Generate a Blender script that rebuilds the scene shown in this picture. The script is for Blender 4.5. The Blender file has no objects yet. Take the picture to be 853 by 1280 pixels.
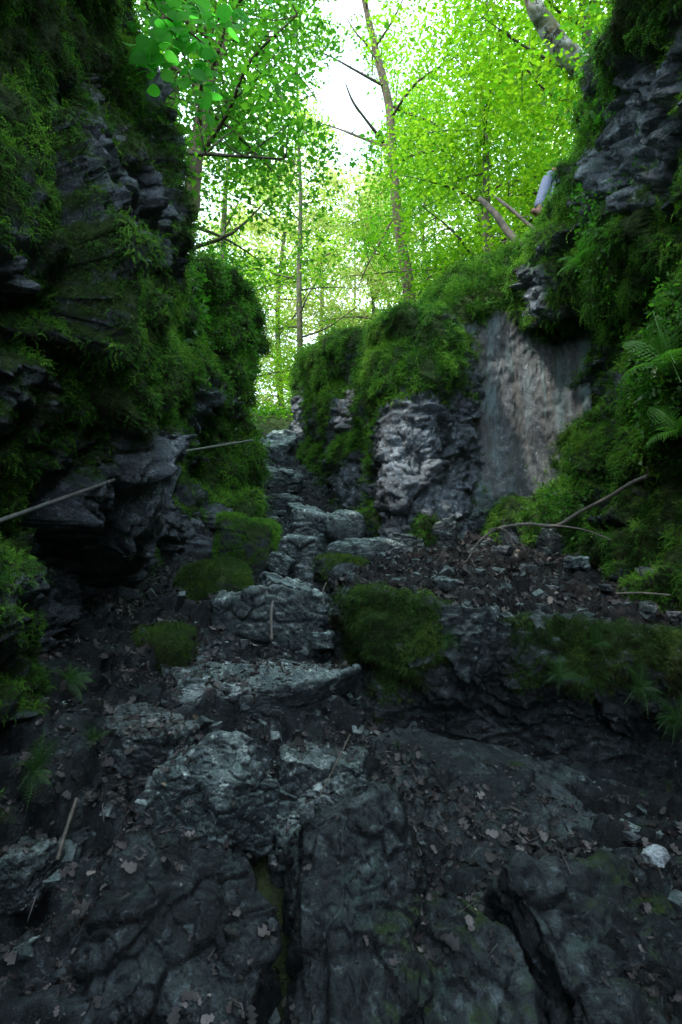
import bpy, math, random
import numpy as np
from mathutils import Vector
random.seed(7); RS = np.random.RandomState(11)
sc = bpy.context.scene
col = sc.collection
EYE = np.array([0.0, 0.0, 1.6]); PITCH = math.radians(5); F = 711.0
cp, sp = math.cos(PITCH), math.sin(PITCH)

def U(px, py, Y):
    """a point of the place: bearing given as photo pixel, distance Y metres ahead"""
    x = (px-426.5)/F; y = (640-py)/F
    dy = cp - y*sp; dz = sp + y*cp
    k = Y/dy
    return np.array([x*k, Y, EYE[2]+dz*k])

# ------------------------------------------------------------------ noise
def h3(ix, iy, iz, seed):
    h = (ix.astype(np.int64)*374761393 + iy.astype(np.int64)*668265263 + iz.astype(np.int64)*2147483647*3 + seed*974634777) & 0xFFFFFFFF
    h = ((h ^ (h >> 13))*1274126177) & 0xFFFFFFFF
    h = ((h ^ (h >> 16))*2246822519) & 0xFFFFFFFF
    h = h ^ (h >> 15)
    return (h & 0xFFFFFF)/float(0xFFFFFF)
def vnoise(p, seed=0):
    i = np.floor(p).astype(np.int64); f = p-i; f = f*f*f*(f*(f*6-15)+10)
    r = 0
    for a in (0, 1):
        wa = f[:, 0] if a else 1-f[:, 0]
        for b in (0, 1):
            wb = f[:, 1] if b else 1-f[:, 1]
            for c in (0, 1):
                wc = f[:, 2] if c else 1-f[:, 2]
                r = r + wa*wb*wc*h3(i[:, 0]+a, i[:, 1]+b, i[:, 2]+c, seed)
    return r*2-1
def fbm(p, scale, octv=4, seed=0, gain=.5):
    q = p/scale; r = np.zeros(len(p)); a = 1; t = 0
    for o in range(octv):
        r += a*vnoise(q+o*17.3, seed+o*7); t += a; a *= gain; q = q*2.03
    return r/t*1.6
def facet(p, scale, seed, tilt=1.0):
    q = p/np.asarray(scale, float)
    i = np.floor(q).astype(np.int64)
    n = len(q); f1 = np.full(n, 9e9); f2 = np.full(n, 9e9); val = np.zeros(n)
    for a in (-1, 0, 1):
        for b in (-1, 0, 1):
            for c in (-1, 0, 1):
                x, y, z = i[:, 0]+a, i[:, 1]+b, i[:, 2]+c
                cx = x+.1+.8*h3(x, y, z, seed); cy = y+.1+.8*h3(x, y, z, seed+1); cz = z+.1+.8*h3(x, y, z, seed+2)
                dx, dy, dz = q[:, 0]-cx, q[:, 1]-cy, q[:, 2]-cz
                d = np.sqrt(dx*dx+dy*dy+dz*dz)
                r0 = h3(x, y, z, seed+3)-.5
                v = r0 + tilt*(dx*(h3(x, y, z, seed+4)-.5)+dy*(h3(x, y, z, seed+5)-.5)+dz*(h3(x, y, z, seed+6)-.5))*2
                c1 = d < f1
                f2 = np.where(c1, f1, np.minimum(f2, d)); val = np.where(c1, v, val); f1 = np.where(c1, d, f1)
    return val, f2-f1
def sstep(a, b, x):
    t = np.clip((x-a)/(b-a), 0, 1); return t*t*(3-2*t)

# ------------------------------------------------------------------ mesh helpers
def tag(o, label=None, cat=None, group=None, kind=None):
    if label: o['label'] = label
    if cat: o['category'] = cat
    if group: o['group'] = group
    if kind: o['kind'] = kind
    return o
def empty(name, loc, label=None, cat=None, group=None):
    o = bpy.data.objects.new(name, None); col.objects.link(o); o.location = [float(v) for v in loc]
    o.empty_display_size = .1
    return tag(o, label, cat, group)
def mesh(name, V, Fc, mat, parent=None, attrs=None, smooth=True, origin=None):
    """V world coordinates; parent is an Empty that only carries a location"""
    V = np.asarray(V, np.float32); Fc = np.asarray(Fc, np.int32)
    off = np.zeros(3)
    if origin is not None: off = np.asarray(origin, float)
    poff = np.zeros(3)
    q = parent
    while q is not None:
        poff += np.array(q.location); q = q.parent
    if parent is not None and origin is None: off = poff
    me = bpy.data.meshes.new(name)
    k = Fc.shape[1]
    me.vertices.add(len(V)); me.vertices.foreach_set('co', (V-off).astype(np.float32).ravel())
    me.loops.add(Fc.size); me.loops.foreach_set('vertex_index', Fc.ravel())
    me.polygons.add(len(Fc)); me.polygons.foreach_set('loop_start', np.arange(0, Fc.size, k, dtype=np.int32))
    me.polygons.foreach_set('loop_total', np.full(len(Fc), k, np.int32))
    me.polygons.foreach_set('use_smooth', np.full(len(Fc), smooth))
    me.update(calc_edges=True)
    for an, av in (attrs or {}).items():
        at = me.attributes.new(an, 'FLOAT', 'POINT'); at.data.foreach_set('value', np.asarray(av, np.float32))
    me.materials.append(mat)
    o = bpy.data.objects.new(name, me); col.objects.link(o)
    if parent is not None:
        o.parent = parent; o.location = [float(v) for v in (off-poff)]
    else:
        o.location = [float(v) for v in off]
    return o
def catmull(C, nu, nv, su=None, sv=None):
    """C[r,c,3] control grid -> dense grid"""
    def axis(A, n, s):
        m = A.shape[0]
        t = np.linspace(0, m-1, n) if s is None else s
        i = np.clip(np.floor(t).astype(int), 0, m-2); f = (t-i)[:, None, None]
        g = lambda k: A[np.clip(k, 0, m-1)]
        p0, p1, p2, p3 = g(i-1), g(i), g(i+1), g(i+2)
        return .5*((2*p1)+(-p0+p2)*f+(2*p0-5*p1+4*p2-p3)*f*f+(-p0+3*p1-3*p2+p3)*f**3)
    A = axis(C, nu, su)
    B = axis(A.transpose(1, 0, 2), nv, sv).transpose(1, 0, 2)
    return B
def gfaces(nu, nv, flip=False):
    i = np.arange(nu*nv).reshape(nu, nv)
    a, b, c, d = i[:-1, :-1], i[:-1, 1:], i[1:, 1:], i[1:, :-1]
    q = np.stack([a, d, c, b] if flip else [a, b, c, d], -1).reshape(-1, 4)
    return q
def gnormals(G, flip=False):
    du = np.gradient(G, axis=0); dv = np.gradient(G, axis=1)
    n = np.cross(dv, du); n /= np.linalg.norm(n, axis=2, keepdims=True)+1e-9
    return -n if flip else n
def equalize(C, n, axis):
    """parameter values so samples are about evenly spaced along an axis of the control grid"""
    D = np.linalg.norm(np.diff(C, axis=axis), axis=2)
    L = D.mean(axis=1-axis) if axis == 0 else D.mean(axis=0)
    cum = np.concatenate([[0], np.cumsum(L)])
    return np.interp(np.linspace(0, cum[-1], n), cum, np.arange(len(cum)))
def sample_surface(V, Fc, n, weight=None, rs=RS):
    a, b, c, d = (V[Fc[:, k]] for k in range(4))
    cr = np.cross(c-a, d-b); ar = np.linalg.norm(cr, axis=1)*.5
    nrm = cr/(2*ar[:, None]+1e-12)
    w = ar.copy()
    if weight is not None: w = w*weight[Fc].mean(axis=1)
    w = w/w.sum()
    idx = rs.choice(len(Fc), n, p=w)
    u, v = rs.rand(n, 1), rs.rand(n, 1)
    P = (a[idx]*(1-u)+b[idx]*u)*(1-v)+(d[idx]*(1-u)+c[idx]*u)*v
    return P, nrm[idx], idx
def norm(v): return v/(np.linalg.norm(v, axis=-1, keepdims=True)+1e-9)
def instances(T, TF, P, D, N, S, tint):
    """copy template (verts T: x side, y along D, z along N) to each point; S scalar or (n,3) size"""
    D = norm(D); X = norm(np.cross(D, N)); N2 = np.cross(X, D)
    S = np.asarray(S, float)
    if S.ndim == 1: S = np.repeat(S[:, None], 3, 1)
    n = len(P); k = len(T)
    V = P[:, None, :] + (T[None, :, 0, None]*S[:, None, 0, None])*X[:, None, :] + (T[None, :, 1, None]*S[:, None, 1, None])*D[:, None, :] + (T[None, :, 2, None]*S[:, None, 2, None])*N2[:, None, :]
    Fc = (TF[None]+(np.arange(n)*k)[:, None, None]).reshape(-1, TF.shape[1])
    return V.reshape(-1, 3), Fc, np.repeat(tint, k)
def rnd_dirs(n, rs=RS): return norm(rs.randn(n, 3))

# templates (all quads or all triangles)
def T_leaf():   # simple folded leaf, 2 quads
    T = np.array([[0, 0, 0], [.32, .42, .07], [0, 1, -.08], [-.32, .42, .07], [0, .5, 0.0]], float)
    F_ = np.array([[0, 1, 2, 4], [0, 4, 2, 3]]); return T, F_
def T_moss():   # feathery moss shoot: curved axis with paired leaflets
    T, F_ = [], []
    n = 6
    for i in range(n):
        y = i/(n-1); z = .35*math.sin(y*2.2)-.25*y*y; w = .24*(1-y*.7)
        for s in (-1, 1):
            b = len(T)
            T += [[0, y-.05, z], [s*w, y+.12, z-.08], [0, y+.07, z+.02]]; F_.append([b, b+1, b+2])
    return np.array(T), np.array(F_)
def T_blade():
    T = np.array([[-.05, 0, 0], [.05, 0, 0], [.04, .5, .22], [-.04, .5, .22], [0.005, 1, .18], [-.005, 1, .18]]); return T, np.array([[0, 1, 2, 3], [3, 2, 4, 5]])
def T_broad(k=5):  # hazel leaf: rounded, toothed, folded at the midrib
    T, F_ = [], []
    prof = [0, .30, .44, .47, .38, .20, 0.0]; ys = [0, .12, .30, .50, .70, .87, 1.0]
    for w, y in zip(prof, ys):
        z = -.18*y*y
        T += [[-w, y, z+.10*w], [-w*.5, y+.01, z+.04*w], [0, y, z-.02], [w*.5, y+.01, z+.04*w], [w, y, z+.10*w]]
    for i in range(6):
        for j in range(4): b = i*5+j; F_.append([b, b+1, b+6, b+5])
    return np.array(T, float), np.array(F_)
def T_dead(seed):  # curled brown leaf with lobed outline
    r = np.random.RandomState(seed); T, F_ = [], []
    prof = [.03, .30, .18, .42, .24, .36, .05]
    for i, w in enumerate(prof):
        y = i/6.; c = .25*math.sin(y*3+seed)
        w *= r.uniform(.75, 1.2)
        T += [[-w, y, c*.5+.35*w+r.uniform(-.05, .05)], [0, y, c*.5], [w*r.uniform(.8, 1.1), y, c*.5+.25*w+r.uniform(-.06, .06)]]
    for i in range(6):
        for j in range(2): b = i*3+j; F_.append([b, b+1, b+4, b+3])
    return np.array(T, float), np.array(F_)
def T_frond(n=15, droop=.45):   # fern frond
    T, F_ = [], []
    for i in range(n):
        y = .08+.92*i/n; z = .5*math.sin(y*1.9)*.6-droop*y*y
        w = .30*math.sin(min(1, (y+.12))*math.pi)**.8
        # rachis
        y2 = .08+.92*(i+1)/n; z2 = .5*math.sin(y2*1.9)*.6-droop*y2*y2
        b = len(T); T += [[-.006, y, z], [.006, y, z], [.006, y2, z2], [-.006, y2, z2]]; F_.append([b, b+1, b+2, b+3])
        m = 5
        for s in (-1, 1):
            for k in range(m):      # pinnules along each pinna
                f0 = k/m; f1 = (k+1)/m
                x0 = s*w*f0; x1 = s*w*f1; q = .022*(1-f0*.8)
                yy0 = y+w*.28*f0; yy1 = y+w*.28*f1
                b = len(T)
                T += [[x0, yy0-q, z-.07*f0], [(x0+x1)/2+s*.004, yy0-q*1.4, z-.07*f0-.01], [x1, yy1, z-.07*f1], [(x0+x1)/2, yy0+q*1.6, z-.07*f0+.004]]; F_.append([b, b+1, b+2, b+3])
    return np.array(T, float), np.array(F_)
def tube(pts, rad, nseg=10, seed=0, rough=.08, sub=6):
    """tapered tube through points; returns V,F (quads) with end cap rings closed to a point"""
    P = np.array(pts, float); R = np.array(rad, float)
    C = np.concatenate([P, R[:, None]], 1)[:, None, :]
    m = len(P)
    t = np.linspace(0, m-1, (m-1)*sub+1); i = np.clip(np.floor(t).astype(int), 0, m-2); f = (t-i)[:, None]
    A = C[:, 0]; g = lambda k: A[np.clip(k, 0, m-1)]
    p0, p1, p2, p3 = g(i-1), g(i), g(i+1), g(i+2)
    Q = .5*((2*p1)+(-p0+p2)*f+(2*p0-5*p1+4*p2-p3)*f*f+(-p0+3*p1-3*p2+p3)*f**3)
    c, r = Q[:, :3], np.maximum(Q[:, 3], 5e-4)
    tg = norm(np.gradient(c, axis=0))
    up = np.array([.13, .31, .94]) if abs(tg[0, 2]) < .8 else np.array([1., .1, 0])
    X = norm(np.cross(tg, up)); Y = np.cross(tg, X)
    a = np.linspace(0, 2*math.pi, nseg, endpoint=False)
    V = c[:, None]+r[:, None, None]*(np.cos(a)[None, :, None]*X[:, None]+np.sin(a)[None, :, None]*Y[:, None])
    V = V.reshape(-1, 3)
    if rough:
        ctr = np.repeat(c, nseg, 0); rr = np.repeat(r, nseg)
        V = ctr+(V-ctr)*(1+rough*2*vnoise(V/(np.maximum(rr.mean(), .01)*2.2)+seed*3.1, seed)[:, None])
    n = len(c); Fq = []
    for k in range(n-1):
        for j in range(nseg):
            j2 = (j+1) % nseg; Fq.append([k*nseg+j, k*nseg+j2, (k+1)*nseg+j2, (k+1)*nseg+j])
    b = len(V); V = np.vstack([V, c[0], c[-1]])
    for j in range(0, nseg):
        j2 = (j+1) % nseg
        Fq.append([b, j2, j, b] if False else [b, (j+1) % nseg, j, j]) if False else None
    # caps as quads across the ring
    for base, flip in ((0, 1), ((n-1)*nseg, 0)):
        for j in range(nseg//2-1):
            q = [base+j, base+j+1, base+nseg-2-j, base+nseg-1-j]
            Fq.append(q[::-1] if flip else q)
    return V, np.array(Fq)
def join(parts):
    Vs, Fs, o = [], [], 0
    for V, Fc in parts:
        Vs.append(V); Fs.append(Fc+o); o += len(V)
    return np.vstack(Vs), np.vstack(Fs)

# ------------------------------------------------------------------ materials
class NT:
    def __init__(s, name):
        s.m = bpy.data.materials.new(name); s.m.use_nodes = True; s.t = s.m.node_tree; s.t.nodes.clear()
        s.out = s.n('ShaderNodeOutputMaterial')
    def n(s, typ, **kw):
        x = s.t.nodes.new(typ)
        for k, v in kw.items():
            if k[0] == '_': setattr(x, k[1:], v)
            else: x.inputs[k.replace('__', ' ')].default_value = v
        return x
    def l(s, a, b): s.t.links.new(a, b)
    def coord(s):
        g = s.n('ShaderNodeNewGeometry'); return g.outputs['Position']
    def noise(s, scale, detail=4, rough=.55, dist=0, vec=None, stretch=None):
        x = s.n('ShaderNodeTexNoise'); x.inputs['Scale'].default_value = scale; x.inputs['Detail'].default_value = detail
        x.inputs['Roughness'].default_value = rough; x.inputs['Distortion'].default_value = dist
        v = vec or s.coord()
        if stretch:
            mp = s.n('ShaderNodeMapping'); mp.inputs['Scale'].default_value = stretch; s.l(v, mp.inputs['Vector']); v = mp.outputs[0]
        s.l(v, x.inputs['Vector']); return x.outputs['Fac']
    def ramp(s, fac, stops, interp='LINEAR'):
        r = s.n('ShaderNodeValToRGB'); e = r.color_ramp.elements; r.color_ramp.interpolation = interp
        while len(e) < len(stops): e.new(.5)
        for el, (p, c) in zip(e, stops):
            el.position = p; el.color = (c[0], c[1], c[2], 1) if hasattr(c, '__len__') else (c, c, c, 1)
        s.l(fac, r.inputs[0]); return r.outputs[0]
    def mix(s, fac, a, b, mode='MIX'):
        m = s.n('ShaderNodeMix'); m.data_type = 'RGBA'; m.blend_type = mode
        for val, i in ((fac, 0), (a, 6), (b, 7)):
            if hasattr(val, 'links'): s.l(val, m.inputs[i])
            else: m.inputs[i].default_value = val if i == 0 else (val[0], val[1], val[2], 1)
        return m.outputs[2]
    def math(s, op, a, b=None):
        m = s.n('ShaderNodeMath'); m.operation = op
        for i, v in enumerate((a, b)):
            if v is None: continue
            if hasattr(v, 'links'): s.l(v, m.inputs[i])
            else: m.inputs[i].default_value = v
        return m.outputs[0]
    def attr(s, name):
        a = s.n('ShaderNodeAttribute'); a.attribute_name = name; return a.outputs['Fac']
    def bump(s, h, strength, dist, normal=None):
        b = s.n('ShaderNodeBump'); b.inputs['Strength'].default_value = strength; b.inputs['Distance'].default_value = dist
        s.l(h, b.inputs['Height'])
        if normal: s.l(normal, b.inputs['Normal'])
        return b.outputs[0]
    def principled(s, colr, rough=.8, normal=None, spec=.5):
        p = s.n('ShaderNodeBsdfPrincipled')
        for nm, v in (('Base Color', colr), ('Roughness', rough), ('Specular IOR Level', spec)):
            if hasattr(v, 'links'): s.l(v, p.inputs[nm])
            else: p.inputs[nm].default_value = (*v, 1) if nm == 'Base Color' else v
        if normal: s.l(normal, p.inputs['Normal'])
        return p
    def finish(s, sh): s.l(sh.outputs[0], s.out.inputs['Surface']); return s.m

def m_rock(name, dark, mid, pale, stain=None, rough=.62, cracks=True, top=False):
    t = NT(name)
    n1 = t.noise(1.7, 5, .6, .6); n2 = t.noise(9, 6, .65, .3); n3 = t.noise(55, 4, .7)
    c = t.ramp(n1, [(.32, dark), (.5, mid), (.66, pale)])
    c2 = t.ramp(n2, [(.3, [v*.35 for v in mid]), (.55, [v*1.0 for v in mid]), (.75, [v*1.25 for v in pale])])
    c = t.mix(.55, c, c2)
    c = t.mix(t.ramp(t.noise(2.6, 6, .72, .8), [(.50, 0), (.60, .8)]), c, [v*.45 for v in mid])
    c = t.mix(t.ramp(t.noise(13, 6, .75, .6), [(.56, 0), (.66, .7)]), c, [min(.6, v*1.35) for v in pale])
    c = t.mix(t.ramp(t.noise(4.3, 5, .7, .4), [(.56, 0), (.66, .6)]), c, (.050, .085, .075))      # grey-green lichen
    c = t.mix(t.ramp(n3, [(.35, .75), (.5, 0)]), c, [v*.3 for v in dark])
    if stain:
        st = t.noise(3.2, 4, .6, .5, stretch=(1.6, 1.6, .12))
        c = t.mix(t.ramp(st, [(.4, 0), (.55, .8)]), c, stain[0])
        st2 = t.noise(4.7, 4, .6, .5, stretch=(1.3, 1.3, .10))
        c = t.mix(t.ramp(st2, [(.5, 0), (.62, .75)]), c, stain[1])
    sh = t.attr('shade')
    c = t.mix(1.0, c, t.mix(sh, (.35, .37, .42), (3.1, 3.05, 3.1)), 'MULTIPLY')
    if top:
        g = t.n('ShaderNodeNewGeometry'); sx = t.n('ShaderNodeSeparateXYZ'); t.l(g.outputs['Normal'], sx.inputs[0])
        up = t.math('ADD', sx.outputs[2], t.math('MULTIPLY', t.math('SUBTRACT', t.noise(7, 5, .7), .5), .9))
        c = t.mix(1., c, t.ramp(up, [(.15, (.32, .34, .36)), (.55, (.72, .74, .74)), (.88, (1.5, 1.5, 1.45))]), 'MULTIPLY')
    c = t.mix(t.ramp(t.noise(120, 3, .8), [(.52, 0), (.70, .55)]), c, [v*.25 for v in dark])
    c = t.mix(t.ramp(t.noise(31, 4, .75, .5), [(.60, 0), (.68, .45)]), c, [min(.6, v*1.6) for v in pale])
    mo = t.attr('moss')
    mc = t.ramp(t.noise(22, 4, .7), [(.3, (.010, .022, .004)), (.55, (.034, .07, .010)), (.8, (.08, .13, .018))])
    mfac = t.ramp(t.math('ADD', mo, t.math('MULTIPLY', t.math('SUBTRACT', n2, .5), .9)), [(.38, 0), (.55, 1)])
    c = t.mix(mfac, c, mc)
    vor = t.n('ShaderNodeTexVoronoi'); vor.feature = 'DISTANCE_TO_EDGE'; vor.inputs['Scale'].default_value = 5.5
    w = t.n('ShaderNodeVectorMath'); w.operation = 'ADD'
    nz = t.n('ShaderNodeTexNoise'); nz.inputs['Scale'].default_value = 3; t.l(t.coord(), nz.inputs['Vector'])
    t.l(t.coord(), w.inputs[0]); t.l(nz.outputs['Color'], w.inputs[1]); t.l(w.outputs[0], vor.inputs['Vector'])
    crack = t.ramp(vor.outputs['Distance'], [(0, 0), (.05, 1)])
    b = t.bump(t.noise(14, 8, .75, .5), 1., .018 if stain else .07)
    b = t.bump(t.noise(36, 6, .75, 1.0, stretch=(1, 1, 1.8)), .9, .025, b)
    if cracks and not stain: b = t.bump(crack, .22, .012, b)
    b = t.bump(t.noise(70, 4, .7), .8, .012, b)
    rr = t.mix(mfac, t.ramp(n2, [(.3, rough-.22), (.7, rough+.15)]), (.95, .95, .95))
    return t.finish(t.principled(c, rr, b, .45))
def m_moss(name, c0, c1, c2, trans=.25):
    t = NT(name); a = t.attr('tint')
    c = t.ramp(a, [(0, (.030, .024, .010)), (.14, c0), (.5, c1), (1, c2)])
    big = t.noise(1.3, 3, .6)
    c = t.mix(t.ramp(big, [(.45, 0), (.70, .5)]), c, t.mix(.5, c, (.07, .06, .015)))
    p = t.principled(c, .75, None, .2)
    tr = t.n('ShaderNodeBsdfTranslucent'); t.l(t.mix(1., c, (1.5, 1.7, .9), 'MULTIPLY'), tr.inputs['Color'])
    m = t.n('ShaderNodeMixShader'); m.inputs[0].default_value = trans
    t.l(p.outputs[0], m.inputs[1]); t.l(tr.outputs[0], m.inputs[2]); return t.finish(m)
def m_leaf(name, d0, d1, t0, t1, trans=.55, rough=.45, spec=.4):
    t = NT(name); a = t.attr('tint')
    c = t.mix(a, d0, d1)
    p = t.principled(c, rough, None, spec)
    tr = t.n('ShaderNodeBsdfTranslucent'); t.l(t.mix(a, t0, t1), tr.inputs['Color'])
    m = t.n('ShaderNodeMixShader'); m.inputs[0].default_value = trans
    t.l(p.outputs[0], m.inputs[1]); t.l(tr.outputs[0], m.inputs[2]); return t.finish(m)
def m_bark(name, a, b, c, scale=9, ring=False):
    t = NT(name)
    n = t.noise(scale, 6, .7, .8, stretch=(1, 1, .45)); n2 = t.noise(scale*.35, 4, .6, .5)
    x = t.ramp(n, [(.3, a), (.55, b), (.75, c)])
    x = t.mix(t.ramp(n2, [(.5, 0), (.6, .85)]), x, (.045, .06, .012))
    bp = t.bump(t.noise(scale*3, 6, .7, .6, stretch=(1, 1, .3)), .8, .02)
    if ring:
        x = t.mix(t.ramp(t.noise(3.0, 3, .6, 1.0), [(.52, 0), (.56, .8)]), x, (.10, .075, .03))
        x = t.mix(t.ramp(t.noise(6.0, 3, .6, 1.5), [(.60, 0), (.63, .9)]), x, (.03, .025, .02))
    return t.finish(t.principled(x, .85, bp, .2))
def m_soil(name, sunny=False):
    t = NT(name)
    n = t.noise(6, 7, .7, .4); n2 = t.noise(38, 5, .75)
    c = t.ramp(n, [(.3, (.006, .006, .0065)), (.5, (.017, .015, .015)), (.72, (.045, .042, .042))])
    if sunny: c = t.ramp(n, [(.3, (.02, .03, .008)), (.55, (.05, .07, .015)), (.75, (.09, .085, .04))])
    c = t.mix(t.ramp(n2, [(.45, 0), (.7, .7)]), c, (.04, .038, .036))
    b = t.bump(t.noise(9, 8, .75, .3), 1., .08); b = t.bump(n2, .9, .02, b)
    return t.finish(t.principled(c, t.ramp(n, [(.3, .6), (.7, .95)]), b, .35))
def m_dead():
    t = NT('dead_leaf'); a = t.attr('tint')
    c = t.ramp(a, [(0, (.010, .009, .009)), (.35, (.028, .023, .022)), (.7, (.070, .058, .056)), (.9, (.16, .145, .14)), (1, (.15, .10, .035))])
    b = t.bump(t.noise(60, 4, .6), .5, .004)
    return t.finish(t.principled(c, .62, b, .35))
def m_plain(name, colr, rough=.7, nscale=30, var=.5, bump=.3, metal=0, spec=.4):
    t = NT(name)
    c = t.ramp(t.noise(nscale, 5, .65), [(.3, [v*(1-var) for v in colr]), (.7, [v*(1+var*.5) for v in colr])])
    p = t.principled(c, rough, t.bump(t.noise(nscale*2, 5, .7), bump, .01), spec); p.inputs['Metallic'].default_value = metal
    return t.finish(p)

M = {}
M['rock'] = m_rock('limestone', (.020, .026, .032), (.088, .106, .122), (.30, .335, .36))
M['rock_stain'] = m_rock('stained_limestone', (.028, .031, .034), (.095, .105, .11), (.22, .23, .235), stain=((.062, .060, .054), (.10, .14, .145)))
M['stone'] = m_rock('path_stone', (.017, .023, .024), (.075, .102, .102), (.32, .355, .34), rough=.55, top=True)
M['floor'] = m_rock('gorge_floor', (.005, .007, .008), (.023, .031, .033), (.11, .135, .14), rough=.6, cracks=False, top=True)  # albedo cut to stand in for the weaker light near the viewpoint
M['pale'] = m_rock('pale_stone', (.16, .18, .19), (.28, .31, .32), (.42, .44, .45), rough=.7)
M['moss'] = m_moss('moss_green', (.012, .048, .008), (.045, .155, .020), (.150, .32, .035))
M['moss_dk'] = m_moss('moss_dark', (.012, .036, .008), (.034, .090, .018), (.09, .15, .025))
M['leaf'] = m_leaf('beech_leaf', (.03, .10, .008), (.09, .18, .012), (.08, .34, .006), (.40, .70, .02))
M['leaf_mid'] = m_leaf('mid_leaf', (.02, .08, .008), (.05, .14, .012), (.035, .22, .006), (.20, .52, .02))
M['hazel'] = m_leaf('hazel_leaf', (.03, .16, .015), (.07, .26, .03), (.08, .62, .04), (.25, .95, .08), .6, .6, .12)
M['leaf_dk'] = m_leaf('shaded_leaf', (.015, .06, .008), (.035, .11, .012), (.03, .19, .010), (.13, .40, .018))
M['leaf_far'] = m_leaf('sunlit_far_leaf', (.06, .14, .02), (.14, .22, .05), (.40, .58, .07), (.78, .82, .26))  # pale warm tones paint the sunlit glow of the far wood
M['fern'] = m_leaf('fern_leaf', (.025, .09, .012), (.06, .17, .018), (.06, .28, .02), (.14, .44, .03), .4, .5)
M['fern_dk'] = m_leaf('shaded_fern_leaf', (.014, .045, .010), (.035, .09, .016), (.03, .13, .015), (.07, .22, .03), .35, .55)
M['herb'] = m_leaf('herb_leaf', (.018, .07, .010), (.05, .14, .015), (.05, .28, .02), (.16, .50, .03), .4)
M['bark'] = m_bark('brown_bark', (.035, .026, .018), (.11, .085, .055), (.20, .16, .11))
M['bark_far'] = m_bark('grey_bark', (.04, .035, .025), (.10, .09, .065), (.2, .18, .14), 5)
M['bark_pale'] = m_bark('pale_mottled_bark', (.20, .20, .18), (.42, .42, .38), (.60, .60, .55), 7, True)
M['twig'] = m_plain('dead_wood', (.10, .085, .07), .8, 25, .6, .4)
M['twig_pale'] = m_plain('bleached_wood', (.13, .115, .10), .75, 25, .4, .4)
M['soil'] = m_soil('wet_soil'); M['soil_sun'] = m_soil('forest_soil', True)
M['dead'] = m_dead()
M['iron'] = m_plain('rusted_iron', (.22, .225, .21), .5, 45, .6, .35, .55)

# ------------------------------------------------------------------ moss and rock finishing
TM, TMF = T_moss()
def moss_on(parent, V, Fc, mossw, count, size, mat='moss', seed=0, name='moss', hang=.5):
    rs = np.random.RandomState(seed)
    w = sstep(.35, .6, mossw)/np.clip(np.linalg.norm(V-EYE, axis=1)/6, .4, 2)**1.4
    if w.sum() < 5: return None
    P, N, idx = sample_surface(V, Fc, count, w, rs)
    # gather shoots in tufts
    tuft = fbm(P, .16, 3, seed+5)
    keep = tuft > -.42+rs.rand(len(P))*.5-.25
    P, N, tuft = P[keep], N[keep], tuft[keep]
    n = len(P)
    D = norm(N*.75 + np.array([0, 0, -1.])*hang + rs.randn(n, 3)*.45)
    S = size*(.5+rs.rand(n)*.9)*(1+.5*tuft)*np.clip(np.linalg.norm(P-EYE, axis=1)/6.5, .42, 1.5)
    tint = np.clip(.42+.42*tuft+.22*rs.randn(n)+.30*N[:, 2]+.25*fbm(P, .9, 2, seed+9), 0, 1)
    A, B, t = instances(TM, TMF, P+N*.004, D, N+rs.randn(n, 3)*.2, S, tint)
    return mesh(name, A, B, M[mat], parent, {'tint': t}, smooth=False)

def rockify(G, flip, seed, amps, mossfn, shadefn=None, strat=(1, 1, 1), mossbulge=.07, gully=0):
    """displace a smooth grid into fractured rock, lumpy where mossy"""
    nu, nv = G.shape[:2]
    N = gnormals(G, flip).reshape(-1, 3); V = G.reshape(-1, 3).copy()
    mw = np.clip(mossfn(V, N), 0, 1)
    hard = 1-.75*sstep(.4, .7, mw)
    W = V + np.stack([fbm(V, .9, 3, seed+40), fbm(V, .9, 3, seed+50), fbm(V, .9, 3, seed+60)], 1)*.18
    d = np.zeros(len(V)); ck = np.zeros(len(V))
    for k, (sc_, am) in enumerate(amps):
        v, e = facet(W, np.array(strat)*sc_, seed+k*13)
        d += am*v*(hard if k else 1) - (0 if seed == 43 else am*.5)*(1-sstep(0, .12, e))*hard
    if gully:
        g = 1-np.abs(vnoise(V/np.array([.8, .62, 1.9])+seed, seed+91)); d += gully*(.35-g**5)
        g = 1-np.abs(vnoise(V/np.array([.3, .27, .9])+seed, seed+92)); d += gully*.35*(.3-g**4)
    d += fbm(V, .5, 5, seed+3)*(.02 if seed == 43 else .05) + .02*fbm(V, .08, 3, seed+8)*hard
    d += sstep(.4, .75, mw)*(mossbulge*(.5+fbm(V, .30, 3, seed+21)) + .025*fbm(V, .09, 2, seed+31))
    V2 = V + N*d[:, None]
    G2 = V2.reshape(nu, nv, 3); N2 = gnormals(G2, flip).reshape(-1, 3)
    mw2 = np.clip(mw + .25*(N2[:, 2]-N[:, 2]), 0, 1)
    sh = np.full(len(V), .45) if shadefn is None else shadefn(V2, N2)
    return V2, mw2, sh

def blobs(P, items):
    """sum of soft world-space spots: items (px,py,Y,radius,amount)"""
    r = np.zeros(len(P))
    for px, py, Y, rad, am in items:
        c = U(px, py, Y); d = np.linalg.norm((P-c), axis=1)/rad
        r += am*np.exp(-d*d)
    return r

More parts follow.
